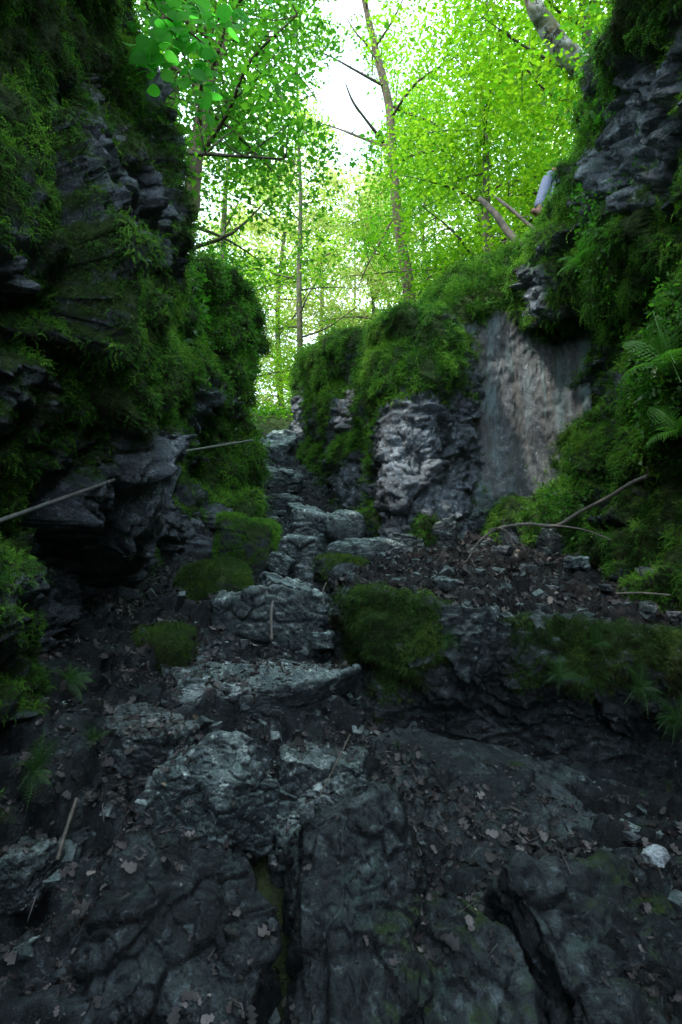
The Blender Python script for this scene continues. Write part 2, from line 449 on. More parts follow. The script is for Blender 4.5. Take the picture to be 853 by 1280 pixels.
# ------------------------------------------------------------------ LEFT WALL
Ys = [-2.5, .5, 2, 2.7, 3.5, 4.3, 5.2, 6.2, 7.3, 8.4, 9.4, 10.2, 10.9]
Zs = [-.5, .5, 1.0, 1.4, 1.8, 2.2, 2.6, 3.0, 3.5, 4.0, 4.5, 5.0]
XL = [[1.5, 1.5, 1.60, 1.60, 1.50, 1.60, 1.60, 1.60, 1.6, 1.5, 1.5, 1.8, 2.9],
      [1.5, 1.5, 1.60, 1.60, 1.65, 1.70, 1.70, 1.70, 1.6, 1.5, 1.5, 1.8, 2.9],
      [1.5, 1.5, 1.60, 1.58, 1.72, 1.78, 1.75, 1.70, 1.6, 1.5, 1.45, 1.7, 2.9],
      [1.5, 1.5, 1.62, 1.60, 1.78, 1.90, 1.80, 1.80, 1.6, 1.45, 1.4, 1.7, 2.9],
      [1.6, 1.6, 1.66, 1.72, 1.85, 1.88, 1.78, 1.75, 1.65, 1.42, 1.3, 1.6, 2.9],
      [1.6, 1.6, 1.62, 1.70, 1.75, 1.52, 1.60, 1.68, 1.6, 1.42, 1.25, 1.6, 2.9],
      [1.5, 1.5, 1.50, 1.50, 1.55, 1.55, 1.68, 1.72, 1.65, 1.45, 1.3, 1.6, 2.9],
      [1.4, 1.4, 1.42, 1.38, 1.38, 1.42, 1.60, 1.62, 1.55, 1.48, 1.25, 1.6, 2.9],
      [1.5, 1.5, 1.58, 1.52, 1.45, 1.42, 1.42, 1.42, 1.40, 1.40, 1.32, 1.6, 2.9],
      [1.6, 1.6, 1.70, 1.64, 1.52, 1.44, 1.55, 1.52, 1.45, 1.45, 1.55, 1.8, 2.9],
      [1.6, 1.6, 1.65, 1.60, 1.50, 1.42, 1.68, 1.58, 1.48, 1.42, 1.42, 1.7, 2.9],
      [1.6, 1.6, 1.55, 1.50, 1.48, 1.45, 1.72, 1.62, 1.48, 1.42, 1.36, 1.7, 2.9]]
TOPL = [6.4, 6.3, 6.2, 6.1, 5.75, 5.4, 5.2, 5.2, 5.45, 5.7, 5.95, 6.25, 6.2]
C = [[(-XL[r][c], Ys[c], Zs[r]) for c in range(len(Ys))] for r in range(len(Zs))]
XLp = np.array(XL); XLp[6:, 7:11] += .16; XLp[7:, 6] += .08; XL = XLp.tolist()
C = [[(-XL[r][c], Ys[c], Zs[r]) for c in range(len(Ys))] for r in range(len(Zs))]
C.append([(-XL[-1][c]-.05, Ys[c], TOPL[c]-.08) for c in range(len(Ys))])
for dx, dz in ((.35, .12), (1.0, .2), (2.0, .25), (4.0, .25)):
    C.append([(-XL[-1][c]-dx, Ys[c]+.05*dx, TOPL[c]+dz) for c in range(len(Ys))])
C = np.array(C, float)
su = equalize(C, 420, 0); sv = equalize(C, 600, 1)
G = catmull(C, 420, 600, su, sv)
def moss_left(V, N):
    m = .46 + .34*fbm(V, .9, 4, 77) + .34*fbm(V, .28, 3, 79) + .25*N[:, 2]
    m += .18*sstep(2.7, 3.3, V[:, 2])
    m += blobs(V, [(60, 420, 3.2, .9, .5), (250, 400, 6.5, 1.2, .5), (300, 420, 9, 1.0, .4), (40, 800, 2.7, .55, .22), (290, 600, 8.3, .7, .7), (170, 460, 4.4, .5, .4),
                   (175, 590, 4.2, .48, -1.2), (225, 580, 5.4, .5, -.8), (245, 510, 6.5, .4, -.7), (15, 230, 3.0, .55, -.9), (60, 300, 3.2, .4, -.6), (255, 620, 6.3, .35, -.7), (130, 60, 4.0, .35, -.5), (120, 260, 3.9, .3, -.5), (200, 240, 5.0, .25, -.4), (60, 660, 3.9, .6, -.9), (130, 700, 4.2, .6, -.8), (200, 660, 5.2, .5, -.7),
                   (40, 60, 3.0, .5, .1)])
    return m
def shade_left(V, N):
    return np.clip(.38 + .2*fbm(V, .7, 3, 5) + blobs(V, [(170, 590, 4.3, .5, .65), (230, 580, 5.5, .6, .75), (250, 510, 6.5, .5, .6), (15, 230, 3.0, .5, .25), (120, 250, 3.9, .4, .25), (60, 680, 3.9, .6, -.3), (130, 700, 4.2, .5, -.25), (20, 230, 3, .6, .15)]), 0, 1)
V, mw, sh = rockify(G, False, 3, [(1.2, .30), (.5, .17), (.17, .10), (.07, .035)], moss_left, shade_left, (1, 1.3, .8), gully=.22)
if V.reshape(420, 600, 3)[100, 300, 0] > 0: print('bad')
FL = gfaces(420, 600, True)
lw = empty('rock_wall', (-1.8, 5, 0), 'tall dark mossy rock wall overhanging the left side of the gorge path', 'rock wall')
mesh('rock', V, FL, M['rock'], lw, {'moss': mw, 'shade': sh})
LV, LM = V, mw

# orientation sanity: outward normal of left wall must be +x
def fix(V, Fc, want):
    a, b, c, d = (V[Fc[:, k]] for k in range(4)); n = np.cross(c-a, d-b).sum(0)
    return Fc if n@np.array(want) > 0 else Fc[:, ::-1]
FLo = fix(V, FL, (1, 0, 0))
vis = (V[:, 1] > 1.2).astype(float)*(V[:, 0] > -3.6)
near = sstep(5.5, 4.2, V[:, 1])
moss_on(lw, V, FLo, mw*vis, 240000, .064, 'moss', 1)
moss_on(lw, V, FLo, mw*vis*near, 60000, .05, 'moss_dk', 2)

# ------------------------------------------------------------------ RIGHT WALL
Yr = [-2.5, .5, 2, 3, 3.8, 4.6, 5.4, 6.2, 7.0, 7.8, 8.8]
Zr = [-.5, 1.0, 1.5, 2.0, 2.5, 3.0, 3.5, 4.0, 4.5, 5.0, 5.5]
XR = [[3.2, 3.2, 3.2, 3.2, 3.0, 2.9, 2.9, 2.9, 2.7, 2.5, 2.5],
      [3.2, 3.2, 3.2, 3.1, 2.9, 2.75, 2.6, 2.4, 2.2, 1.9, 1.9],
      [3.1, 3.1, 3.1, 3.0, 2.85, 2.7, 2.40, 2.30, 2.2, 1.9, 1.9],
      [3.0, 3.0, 3.0, 3.0, 2.95, 2.85, 2.55, 2.45, 2.45, 2.4, 2.4],
      [2.9, 2.9, 2.9, 2.8, 2.7, 2.75, 2.68, 2.72, 2.85, 3.0, 3.1],
      [2.8, 2.8, 2.8, 2.6, 2.45, 2.55, 2.78, 3.0, 3.3, 3.5, 3.6],
      [2.8, 2.8, 2.8, 2.6, 2.5, 2.72, 3.0, 3.2, 3.3, 3.4, 3.5],
      [2.9, 2.9, 2.9, 2.85, 2.8, 2.9, 3.05, 3.25, 3.35, 3.4, 3.5],
      [2.8, 2.8, 2.8, 2.75, 2.65, 2.6, 2.7, 2.95, 3.2, 3.3, 3.4],
      [2.6, 2.6, 2.6, 2.6, 2.55, 2.55, 2.6, 2.72, 2.82, 2.85, 2.9],
      [2.4, 2.4, 2.4, 2.4, 2.4, 2.48, 2.55, 2.68, 2.75, 2.8, 2.9]]
TOPR = [6.3, 6.3, 6.3, 6.2, 6.1, 6.15, 6.2, 6.2, 6.1, 5.95, 5.9]
XT = [2.2, 2.2, 2.2, 2.25, 2.32, 2.44, 2.5, 2.62, 2.72, 2.78, 2.9]
C = [[(XR[r][c], Yr[c], Zr[r]) for c in range(len(Yr))] for r in range(len(Zr))]
C.append([(XT[c], Yr[c], TOPR[c]-.1) for c in range(len(Yr))])
for dx, dz in ((.35, .06), (1.0, .0), (2.0, -.1), (4.0, -.1)):
    C.append([(XT[c]+dx, Yr[c]+.05*dx, TOPR[c]+dz) for c in range(len(Yr))])
C = np.array(C, float)
G = catmull(C, 400, 480, equalize(C, 400, 0), equalize(C, 480, 1))
def moss_right(V, N):
    m = .48 + .30*fbm(V, .8, 4, 177) + .30*fbm(V, .25, 3, 179) + .22*N[:, 2]
    m += .25*sstep(5.3, 6.0, V[:, 2])
    m += blobs(V, [(820, 450, 4.4, .7, .6), (720, 580, 6.3, .7, .7), (650, 620, 7.2, .5, .5), (760, 330, 5.4, .5, .35), (840, 330, 4.4, .5, .4), (700, 250, 6.8, .5, .4), (740, 420, 6.3, .5, .2),
                   (800, 170, 4.5, .32, -.8), (770, 230, 5.1, .28, -.7), (850, 110, 4.0, .3, -.6), (745, 275, 5.8, .3, -.5), (830, 610, 4.7, .5, .2), (830, 700, 4.6, .6, .35), (690, 350, 7.3, .3, -.5)])
    return m
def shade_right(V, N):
    return np.clip(.30 + .15*fbm(V, .7, 3, 15) + blobs(V, [(830, 640, 4.7, .8, -.5), (800, 170, 4.5, .5, .35), (770, 230, 5.1, .45, .3), (840, 110, 4.2, .45, .3), (690, 370, 7.3, .4, .4)]), 0, 1)  # the negative spot paints in the shade of the low undercut
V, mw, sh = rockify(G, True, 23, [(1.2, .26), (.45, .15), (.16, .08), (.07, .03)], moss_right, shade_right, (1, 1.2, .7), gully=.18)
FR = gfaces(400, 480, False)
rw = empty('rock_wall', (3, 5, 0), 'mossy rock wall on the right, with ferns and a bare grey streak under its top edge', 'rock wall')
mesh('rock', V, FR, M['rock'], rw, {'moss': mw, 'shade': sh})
FRo = fix(V, FR, (-1, 0, 0)); RV, RM = V, mw
vis = (V[:, 1] > 2.5).astype(float)*(V[:, 0] < 4.2)*(V[:, 2] > .8)
moss_on(rw, V, FRo, mw*vis, 150000, .064, 'moss', 3)
moss_on(rw, V, FRo, mw*vis, 30000, .04, 'moss_dk', 4)

# ------------------------------------------------------------------ ALCOVE WALL
def UG(rows): return np.array([[U(*p) if len(p) == 3 else np.array(p[:3]) for p in r] for r in rows], float)
rows = []
for py, dY in ((760, -.25), (690, -.1), (640, 0), (590, .05), (540, .1), (480, .05), (430, 0)):
    rows.append([(530, py, 8.3+dY), (575, py, 8.1+dY), (615, py, 8.15+dY), (655, py, 8.1+dY), (700, py, 7.9+dY), (740, py, 7.5+dY)])
rows.append([(530, 420, 8.2), (570, 395, 8.1), (610, 385, 8.1), (655, 375, 8.0), (700, 360, 7.9), (740, 350, 7.6)])
rows.append([(525, 405, 8.7), (562, 362, 8.6), (600, 345, 8.5), (645, 325, 8.3), (690, 315, 8.1), (740, 305, 7.9)])
rows.append([(525, 395, 9.4), (560, 350, 9.2), (600, 332, 9.0), (645, 312, 8.8), (690, 300, 8.6), (740, 290, 8.5)])
C = UG(rows)
for k, (dy, dz) in enumerate(((1.2, .05), (4, 0))):
    C = np.concatenate([C, (C[-1]+np.array([0, dy, dz]))[None]], 0)
G = catmull(C, 300, 240, equalize(C, 300, 0), equalize(C, 240, 1))
def moss_alc(V, N):
    return .30 + .18*fbm(V, .6, 4, 277) + .3*N[:, 2] + .5*sstep(5.0, 5.6, V[:, 2]) + blobs(V, [(560, 420, 8.1, .5, .6), (720, 560, 7.7, .5, .7), (650, 500, 8.1, .9, -.5)])
def shade_alc(V, N):
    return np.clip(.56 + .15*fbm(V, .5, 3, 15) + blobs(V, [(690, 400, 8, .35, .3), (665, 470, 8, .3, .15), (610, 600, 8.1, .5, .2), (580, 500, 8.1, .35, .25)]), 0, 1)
V, mw, sh = rockify(G, False, 43, [(.42, .022), (.15, .012), (.06, .007)], moss_alc, shade_alc)
o = UG([[(650, 500, 8.1)]])[0, 0]
aw = empty('cliff_face', (2.4, 8.4, 1.5), 'smooth water-stained cliff face at the back of the alcove, mossy hump on top', 'cliff')
Fa = fix(V, gfaces(300, 240), (0, -1, .2))
mesh('rock', V, Fa, M['rock_stain'], aw, {'moss': mw, 'shade': sh})
moss_on(aw, V, Fa, mw*(V[:, 1] < 10.5), 45000, .06, 'moss', 5, hang=.35)

# ------------------------------------------------------------------ BUTTRESS
cols_ = [(366, 12.8), (372, 11.8), (388, 10.8), (408, 9.9), (438, 8.9), (466, 7.9), (492, 7.2), (530, 7.1), (562, 7.45), (582, 7.8), (600, 8.25)]
bot = [560, 580, 610, 640, 655, 665, 672, 676, 676, 670, 660]
top = [470, 452, 440, 430, 424, 412, 400, 398, 415, 440, 450]
rows = []
for fr in (-.35, 0, .2, .4, .6, .8, 1.0):
    lean = .25*fr*fr
    rows.append([(c[0]+(6 if fr > .6 else 0)*fr, b+(t-b)*fr, c[1]+lean) for c, b, t in zip(cols_, bot, top)])
C = UG(rows); ctr = np.array([1.5, 10.2])
for k, (f, dz) in enumerate(((.16, .17), (.42, .22), (.75, .2), (1.0, .15))):
    r = C[6].copy(); r[:, 0] = r[:, 0]*(1-f)+ctr[0]*f; r[:, 1] = r[:, 1]*(1-f)+ctr[1]*f; r[:, 2] += dz*(1-f*.2)
    r[:, 2] = r[:, 2]*(1-f)+ (r[:, 2].mean()*f)
    C = np.concatenate([C, r[None]], 0)
G = catmull(C, 260, 380, equalize(C, 260, 0), equalize(C, 380, 1))
def moss_but(V, N):
    return .42 + .25*fbm(V, .6, 4, 377) + .35*N[:, 2] + blobs(V, [(520, 440, 7.3, .45, .7), (470, 450, 8, .7, .5), (400, 470, 10.5, 1.3, .6), (440, 560, 9, .5, .5), (560, 470, 7.4, .35, .3),
        (515, 570, 7.1, .62, -1.5), (490, 610, 7.2, .45, -.9), (560, 570, 7.2, .5, -1.1), (585, 560, 7.8, .5, -1.2), (590, 620, 7.8, .5, -.8), (440, 590, 8.7, .35, -.7), (415, 560, 9.8, .3, -.5), (377, 525, 11.7, .45, -1.3), (398, 535, 10.6, .32, -1.0), (432, 520, 9.2, .40, -1.0), (440, 600, 8.8, .35, -.6), (410, 600, 9.6, .3, -.6), (530, 655, 7.1, .25, .6), (470, 660, 8, .3, .6)])
def shade_but(V, N):
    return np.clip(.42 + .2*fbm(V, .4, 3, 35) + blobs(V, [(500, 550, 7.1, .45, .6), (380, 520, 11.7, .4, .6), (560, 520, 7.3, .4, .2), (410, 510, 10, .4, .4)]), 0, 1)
V, mw, sh = rockify(G, False, 63, [(.8, .10), (.28, .07), (.11, .028), (.05, .012)], moss_but, shade_but, (1.0, 1.0, .55), .05, gully=.14)
bw = empty('rock_buttress', (1.2, 8.5, 1.5), 'moss-capped rock buttress with rippled grey face beside the top of the path', 'rock outcrop')
Fb = fix(V, gfaces(260, 380), (-.5, -1, .2))
mesh('rock', V, Fb, M['rock'], bw, {'moss': mw, 'shade': sh})
moss_on(bw, V, Fb, mw, 60000, .055, 'moss', 6, hang=.4)

# ------------------------------------------------------------------ FLOOR of the gorge
ctl = [(0, 1280, 2.0), (120, 1280, 1.95), (400, 1280, 1.95), (853, 1290, 2.05), (0, 1080, 2.35), (853, 1120, 2.5), (700, 1000, 3.2), (853, 1010, 3.3), (560, 950, 3.6), (400, 925, 3.25),
       (150, 900, 3.1), (60, 940, 2.7), (120, 820, 3.6), (300, 885, 3.6), (400, 865, 3.85), (400, 805, 4.7), (430, 785, 5.1), (370, 745, 5.4), (240, 722, 5.6), (160, 790, 4.2),
       (385, 700, 6.5), (400, 662, 7.7), (352, 632, 9), (348, 595, 10.2), (342, 556, 11.8), (340, 532, 13.4), (470, 665, 8), (300, 640, 7.5), (480, 925, 3.85), (560, 930, 3.85), (700, 950, 3.7), (853, 960, 3.55), (640, 900, 4.3), (700, 1180, 2.4), (600, 1100, 2.7), (500, 1150, 2.5), (250, 1150, 2.3)]
CP = [U(*c) for c in ctl] + [np.array(v, float) for v in ((0, -3, -.3), (3, -3, -.3), (-3, -3, -.2), (0, 0, -.1), (3, .5, -.1), (-3, 1, .2), (4, 4, .4), (4, 7, .8), (-3, 6, 1.6), (-3, 10, 3.3), (2.5, 10, 3), (2.5, 13, 4.6), (-2.6, 13.5, 5.2), (0, 16, 5.6), (2.5, 16, 5.7), (-3, 16, 5.8))]
CP = np.array(CP)
def tps(pts):
    n = len(pts); A = pts[:, :2]
    def phi(r2): return .5*r2*np.log(r2+1e-9)
    K = phi(((A[:, None]-A[None])**2).sum(2))+np.eye(n)*.02
    Pm = np.hstack([np.ones((n, 1)), A]); Lm = np.zeros((n+3, n+3)); Lm[:n, :n] = K; Lm[:n, n:] = Pm; Lm[n:, :n] = Pm.T
    w = np.linalg.solve(Lm, np.concatenate([pts[:, 2], np.zeros(3)]))
    def f(x, y):
        x = np.asarray(x, float); y = np.asarray(y, float); r = w[n]+w[n+1]*x+w[n+2]*y
        for k in range(n): r = r + w[k]*phi((x-A[k, 0])**2+(y-A[k, 1])**2)
        return r
    return f
floorZ = tps(CP)
ny, nx = 560, 330
gy = -2.5*1 + (np.linspace(0, 1, ny)**1.35)*18.5; gx = np.linspace(-3.0, 3.6, nx)
GX, GY = np.meshgrid(gx, gy)
cleft = np.exp(-((GX+.30+.03*(GY-2.4)-.03*np.sin(GY*6))/.06)**2)*sstep(3.0, 2.85, GY)*.55
Z = floorZ(GX, GY)-cleft-.16*np.exp(-((GX+.75)/.9)**2-((GY-3.5)/.28)**2)-.20*sstep(2.8, 3.6, GY)*sstep(11, 9, GY)*sstep(-1.9, -1.0, GX)*sstep(1.6, 1.0, GX)-.10*sstep(3.4, 2.8, GY); G = np.stack([GX, GY, Z], 2)
def moss_fl(V, N): return .22+.22*fbm(V, .5, 4, 477)+blobs(V, [(640, 1090, 2.7, .3, .15), (780, 1080, 2.8, .4, .2), (330, 500, 13, 1.5, .8)])
def shade_fl(V, N): return np.clip(.05+.26*fbm(V, .35, 3, 45)+blobs(V, [(345, 575, 11, 1.0, .5), (400, 700, 6.5, 1.2, .25), (560, 900, 4.0, .6, -.5), (750, 920, 3.9, .7, -.5), (480, 890, 4.0, .4, -.3)]), 0, 1)  # negative spots paint shade on the floor at the ledge foot
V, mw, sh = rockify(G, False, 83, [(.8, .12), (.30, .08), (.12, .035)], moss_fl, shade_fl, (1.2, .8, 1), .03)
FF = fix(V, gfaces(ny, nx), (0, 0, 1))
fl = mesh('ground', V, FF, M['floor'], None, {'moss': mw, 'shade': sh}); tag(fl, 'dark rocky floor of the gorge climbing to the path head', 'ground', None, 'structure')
FV, FM = V, mw
gsurf = V.reshape(ny, nx, 3)
def floor_at(x, y):
    j = np.clip(np.searchsorted(gx, x), 1, nx-1); i = np.clip(np.searchsorted(gy, y), 1, ny-1); return gsurf[i, j, 2]

# shelf of debris on the right
rows = [[(425, 735, 5.3), (452, 744, 4.62), (520, 752, 4.36), (600, 765, 4.18), (700, 777, 4.02), (800, 790, 3.88), (900, 802, 3.75), (1050, 815, 3.6)],
        [(425, 720, 5.9), (470, 722, 5.5), (540, 728, 5.2), (620, 735, 5.0), (710, 745, 4.8), (810, 752, 4.5), (910, 765, 4.3), (1060, 780, 4.1)],
        [(430, 700, 6.7), (490, 700, 6.5), (560, 705, 6.2), (640, 705, 6.0), (720, 705, 5.7), (830, 715, 5.2), (950, 730, 4.9), (1080, 740, 4.7)],
        [(440, 672, 7.7), (510, 680, 7.4), (580, 682, 7.2), (650, 680, 7.0), (740, 678, 6.6), (860, 690, 6.0), (980, 700, 5.6), (1100, 705, 5.4)],
        [(445, 650, 8.6), (520, 655, 8.5), (590, 655, 8.5), (660, 650, 8.5), (760, 640, 8.2), (900, 640, 7.7), (1000, 640, 7.4), (1100, 640, 7.2)]]
C = UG(rows); G = catmull(C, 220, 260, equalize(C, 220, 0), equalize(C, 260, 1))
V, mw, sh = rockify(G, False, 93, [(.5, .07), (.16, .05), (.07, .03)], lambda V, N: .1+.2*fbm(V, .5, 3, 9), lambda V, N: np.clip(.35+.3*fbm(V, .3, 3, 45), 0, 1), (1, 1, 1), .03)
SF = fix(V, gfaces(220, 260), (0, 0, 1)); SV = V
shf = mesh('debris_terrace', V, SF, M['soil'], None, {'moss': mw, 'shade': sh}); tag(shf, 'flat terrace of stones and fallen leaves below the alcove', 'ground', None, 'structure')

# ledge carrying the terrace
lip = [(418, 690, 7.0), (422, 722, 5.9), (430, 742, 5.1), (456, 750, 4.45), (520, 757, 4.22), (600, 770, 4.05), (700, 782, 3.9), (800, 796, 3.76), (900, 808, 3.64), (1050, 822, 3.5)]
L = UG([lip])[0]; ins = np.array([1.0, 5.6, 1.5])
tg_ = np.gradient(L[:, :2], axis=0); OUT = norm(np.stack([tg_[:, 1], -tg_[:, 0]], 1)); OUT[2:-2] = norm(OUT[2:-2]+.5*OUT[1:-3]+.5*OUT[3:-1])
rows = []
for f, dz in ((.55, -.14), (.3, -.04), (.13, 0.03), (.03, .03)):
    r = L.copy(); r[:, :2] -= OUT*f*.9; r[:, 2] += dz; rows.append(r)
fz = floorZ(L[:, 0], L[:, 1]-.1)
for k, (out, fr) in enumerate(((.03, .10), (.04, .35), (.0, .6), (-.08, .85), (-.04, 1.05), (.1, 1.35))):
    r = L.copy(); sx, sy = OUT[:, 0], OUT[:, 1]
    r[:, 0] += sx*out; r[:, 1] += sy*out; r[:, 2] = L[:, 2]+(fz-L[:, 2])*fr; rows.append(r)
C = np.array(rows); G = catmull(C, 200, 420, equalize(C, 200, 0), equalize(C, 420, 1))
def moss_led(V, N): return .40+.26*fbm(V, .2, 3, 581)+.08*sstep(.95, 1.15, V[:, 2])+.22*fbm(V, .45, 4, 577)+.25*N[:, 2]+blobs(V, [(500, 780, 4.3, .35, .5), (470, 800, 4.4, .3, .3), (600, 800, 4.05, .2, -.15), (720, 820, 3.9, .4, .3), (800, 810, 3.75, .3, .3), (640, 900, 3.9, .5, -.5), (800, 920, 3.7, .5, -.5)])
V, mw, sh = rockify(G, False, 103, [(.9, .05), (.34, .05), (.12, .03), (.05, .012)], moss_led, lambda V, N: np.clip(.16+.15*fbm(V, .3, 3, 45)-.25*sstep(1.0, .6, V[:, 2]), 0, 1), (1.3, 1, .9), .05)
led = empty('rock_ledge', (1.3, 4.1, .5), 'long waist-high rock ledge with mossy lip holding up the debris terrace', 'rock ledge')
Fd = fix(V, gfaces(200, 420), (0, -1, .4))
mesh('rock', V, Fd, M['stone'], led, {'moss': mw, 'shade': sh})
moss_on(led, V, Fd, mw*(V[:, 2] > .7), 30000, .034, 'moss_dk', 7, hang=.5)
moss_on(led, V, Fd, mw*(V[:, 2] > .5), 26000, .05, 'moss_dk', 8, hang=.7)

# ------------------------------------------------------------------ stones
def rs_(k): return np.random.RandomState(k).rand(3)
def cube_sphere(n):
    t = np.linspace(-1, 1, n); u, v = np.meshgrid(t, t, indexing='ij'); o = np.ones_like(u)
    fs = [(u, v, o), (v, u, -o), (o, u, v), (-o, v, u), (v, o, u), (u, -o, v)]
    P = np.concatenate([np.stack(f, 2).reshape(-1, 3) for f in fs]); F_ = np.concatenate([gfaces(n, n)+k*n*n for k in range(6)])
    key = np.round(P*1e4).astype(np.int64); _, first, inv = np.unique(key, axis=0, return_index=True, return_inverse=True); inv = inv.ravel()
    P = P[first]; F_ = inv[F_]
    P = np.tan(P*math.pi/4*.98); return norm(P), F_
def vnormals(V, Fc):
    a, b, c, d = (V[Fc[:, k]] for k in range(4)); n = np.cross(c-a, d-b); N = np.zeros_like(V)
    for k in range(4):
        for j in range(3): N[:, j] += np.bincount(Fc[:, k], n[:, j], len(V))
    return norm(N)
STN = []
def boulder(name, label, cat, c, size, rz=0, tilt=(0, 0), seed=1, box=.55, moss=.0, shade=.45, mat='stone', amps=((.8, .16), (.35, .10), (.13, .05)), group=None, mosscount=0, mossmat='moss', res=1.0, mossz=.35):
    S, Fc = cube_sphere(int(46*res)); c = np.asarray(c, float)
    rr_ = np.random.RandomState(seed*3+1)
    if box > .7: pw = 2.6; P = S/((np.abs(S)**pw).sum(1)**(1/pw))[:, None]
    else:
        pl = [np.array(v, float) for v in ((1, 0, 0), (-1, 0, 0), (0, 1, 0), (0, -1, 0), (0, 0, 1), (0, 0, -1))]
        pl = [norm(v+rr_.randn(3)*[.16, .16, .10]) for v in pl]+[norm(rr_.randn(3)*[1, 1, .8]) for _ in range(9)]
        hh = np.concatenate([rr_.uniform(.86, 1.0, 6), rr_.uniform(.98, 1.22, 9)])
        q = np.stack([np.maximum(S@v, 0)/h for v, h in zip(pl, hh)], 1)
        k = 9. if mosscount else 26.; P = S/((q**k).sum(1)**(1/k))[:, None]
    size = np.array(size)/2.
    sm = size.mean(); P = P*size; W = P+seed*7.7
    W = W+np.stack([fbm(W, sm*.8, 3, seed+k) for k in (40, 50, 60)], 1)*.10*sm
    d = np.zeros(len(P))
    nn = vnormals(P, fix_out(P, Fc, np.zeros(3)))
    for k, (s_, a) in enumerate(list(amps)+[(.09, .022)]):
        v, e = facet(W, np.array([1, 1, .7])*s_*sm*2.2, seed*5+k); d += (v*a*sm*1.2-(1-sstep(0, .1, e))*a*sm*.35)*(.6 if k == 0 else .8)
    d += fbm(W, sm*.6, 4, seed)*.05*sm + fbm(W, .05, 3, seed+1)*.004
    P = P+nn*d[:, None]
    ax, ay = tilt
    Rx = np.array([[1, 0, 0], [0, math.cos(ax), -math.sin(ax)], [0, math.sin(ax), math.cos(ax)]]); Ry = np.array([[math.cos(ay), 0, math.sin(ay)], [0, 1, 0], [-math.sin(ay), 0, math.cos(ay)]])
    Rz = np.array([[math.cos(rz), -math.sin(rz), 0], [math.sin(rz), math.cos(rz), 0], [0, 0, 1]])
    P = P@(Rz@Ry@Rx).T + c
    Fc = fix_out(P, Fc, c); N = vnormals(P, Fc); Fall = Fc
    mw = np.clip(moss+mossz*N[:, 2]+.2*fbm(P, .25, 3, seed+2), 0, 1) if moss > 0 else np.clip(.12+.15*fbm(P, .25, 3, seed+2), 0, 1)
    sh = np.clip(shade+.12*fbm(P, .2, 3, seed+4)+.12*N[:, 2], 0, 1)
    if not mosscount: STN.append((P.copy(), Fall.copy()))
    base = np.array([c[0], c[1], c[2]-size[2]])
    if mosscount:
        e = empty(name, base, label, cat, group); mesh('rock', P, Fall, M[mat], e, {'moss': mw, 'shade': sh})
        moss_on(e, P, Fc, mw, mosscount, .032, mossmat, seed+50, hang=.25)
        return e
    o = mesh(name, P, Fall, M[mat], None, {'moss': mw, 'shade': sh}, origin=base)
    return tag(o, label, cat, group)
def fix_out(V, Fc, c):
    a, b, cc, d = (V[Fc[:, k]] for k in range(4)); n = np.cross(cc-a, d-b); m = (a+b+cc+d)/4-c
    return Fc if (n*m).sum() > 0 else Fc[:, ::-1]
def stone(px, py, Y, w, h, depth, label, name='stone', cat='stone', **kw):
    """w,h photo pixels wide and tall at distance Y"""
    k = Y/F*1.03; c = U(px, py, Y+depth*.35)
    return boulder(name, label, cat, c, (w*k, depth, h*k), **kw)
R = math.radians
# moss boulders on the left of the path
stone(308, 690, 6.4, 74, 100, .7, 'round boulder thickly covered in bright moss at the left edge of the path', 'boulder', 'boulder', seed=2, moss=.52, mosscount=16000, box=.66, amps=((.9, .10), (.35, .05)))
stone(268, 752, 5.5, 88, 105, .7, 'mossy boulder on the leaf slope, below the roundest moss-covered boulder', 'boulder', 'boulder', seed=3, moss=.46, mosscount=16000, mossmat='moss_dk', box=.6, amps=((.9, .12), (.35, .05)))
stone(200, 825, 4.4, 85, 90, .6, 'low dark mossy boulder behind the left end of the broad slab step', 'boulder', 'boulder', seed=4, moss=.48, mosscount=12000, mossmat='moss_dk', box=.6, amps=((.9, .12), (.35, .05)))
# path blocks
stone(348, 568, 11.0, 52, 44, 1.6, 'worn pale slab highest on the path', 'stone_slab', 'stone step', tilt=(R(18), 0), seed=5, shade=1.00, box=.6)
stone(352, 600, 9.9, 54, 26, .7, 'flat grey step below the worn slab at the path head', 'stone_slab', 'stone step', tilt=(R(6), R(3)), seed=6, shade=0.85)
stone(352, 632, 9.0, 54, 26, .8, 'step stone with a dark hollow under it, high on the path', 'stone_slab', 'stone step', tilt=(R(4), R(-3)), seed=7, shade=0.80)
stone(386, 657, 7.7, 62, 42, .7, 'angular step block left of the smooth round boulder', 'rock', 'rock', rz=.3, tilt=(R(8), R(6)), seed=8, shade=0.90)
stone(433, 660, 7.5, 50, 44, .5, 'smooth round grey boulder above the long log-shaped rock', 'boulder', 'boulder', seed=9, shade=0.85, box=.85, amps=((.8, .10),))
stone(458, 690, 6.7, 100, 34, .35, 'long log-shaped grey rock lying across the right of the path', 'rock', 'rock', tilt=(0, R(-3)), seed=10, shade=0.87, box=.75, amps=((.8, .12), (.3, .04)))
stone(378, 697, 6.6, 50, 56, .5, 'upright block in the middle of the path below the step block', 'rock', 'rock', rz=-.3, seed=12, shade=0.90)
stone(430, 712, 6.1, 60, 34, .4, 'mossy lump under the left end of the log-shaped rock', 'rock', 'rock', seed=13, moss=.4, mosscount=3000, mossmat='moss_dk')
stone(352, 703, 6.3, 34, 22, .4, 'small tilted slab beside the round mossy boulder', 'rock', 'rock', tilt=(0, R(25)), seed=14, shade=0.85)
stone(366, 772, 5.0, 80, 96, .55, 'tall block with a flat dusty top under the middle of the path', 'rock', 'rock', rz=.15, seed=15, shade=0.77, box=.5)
stone(308, 788, 4.9, 90, 104, .55, 'broad dark block left of the tall flat-topped block', 'rock', 'rock', rz=-.2, seed=16, shade=0.63)
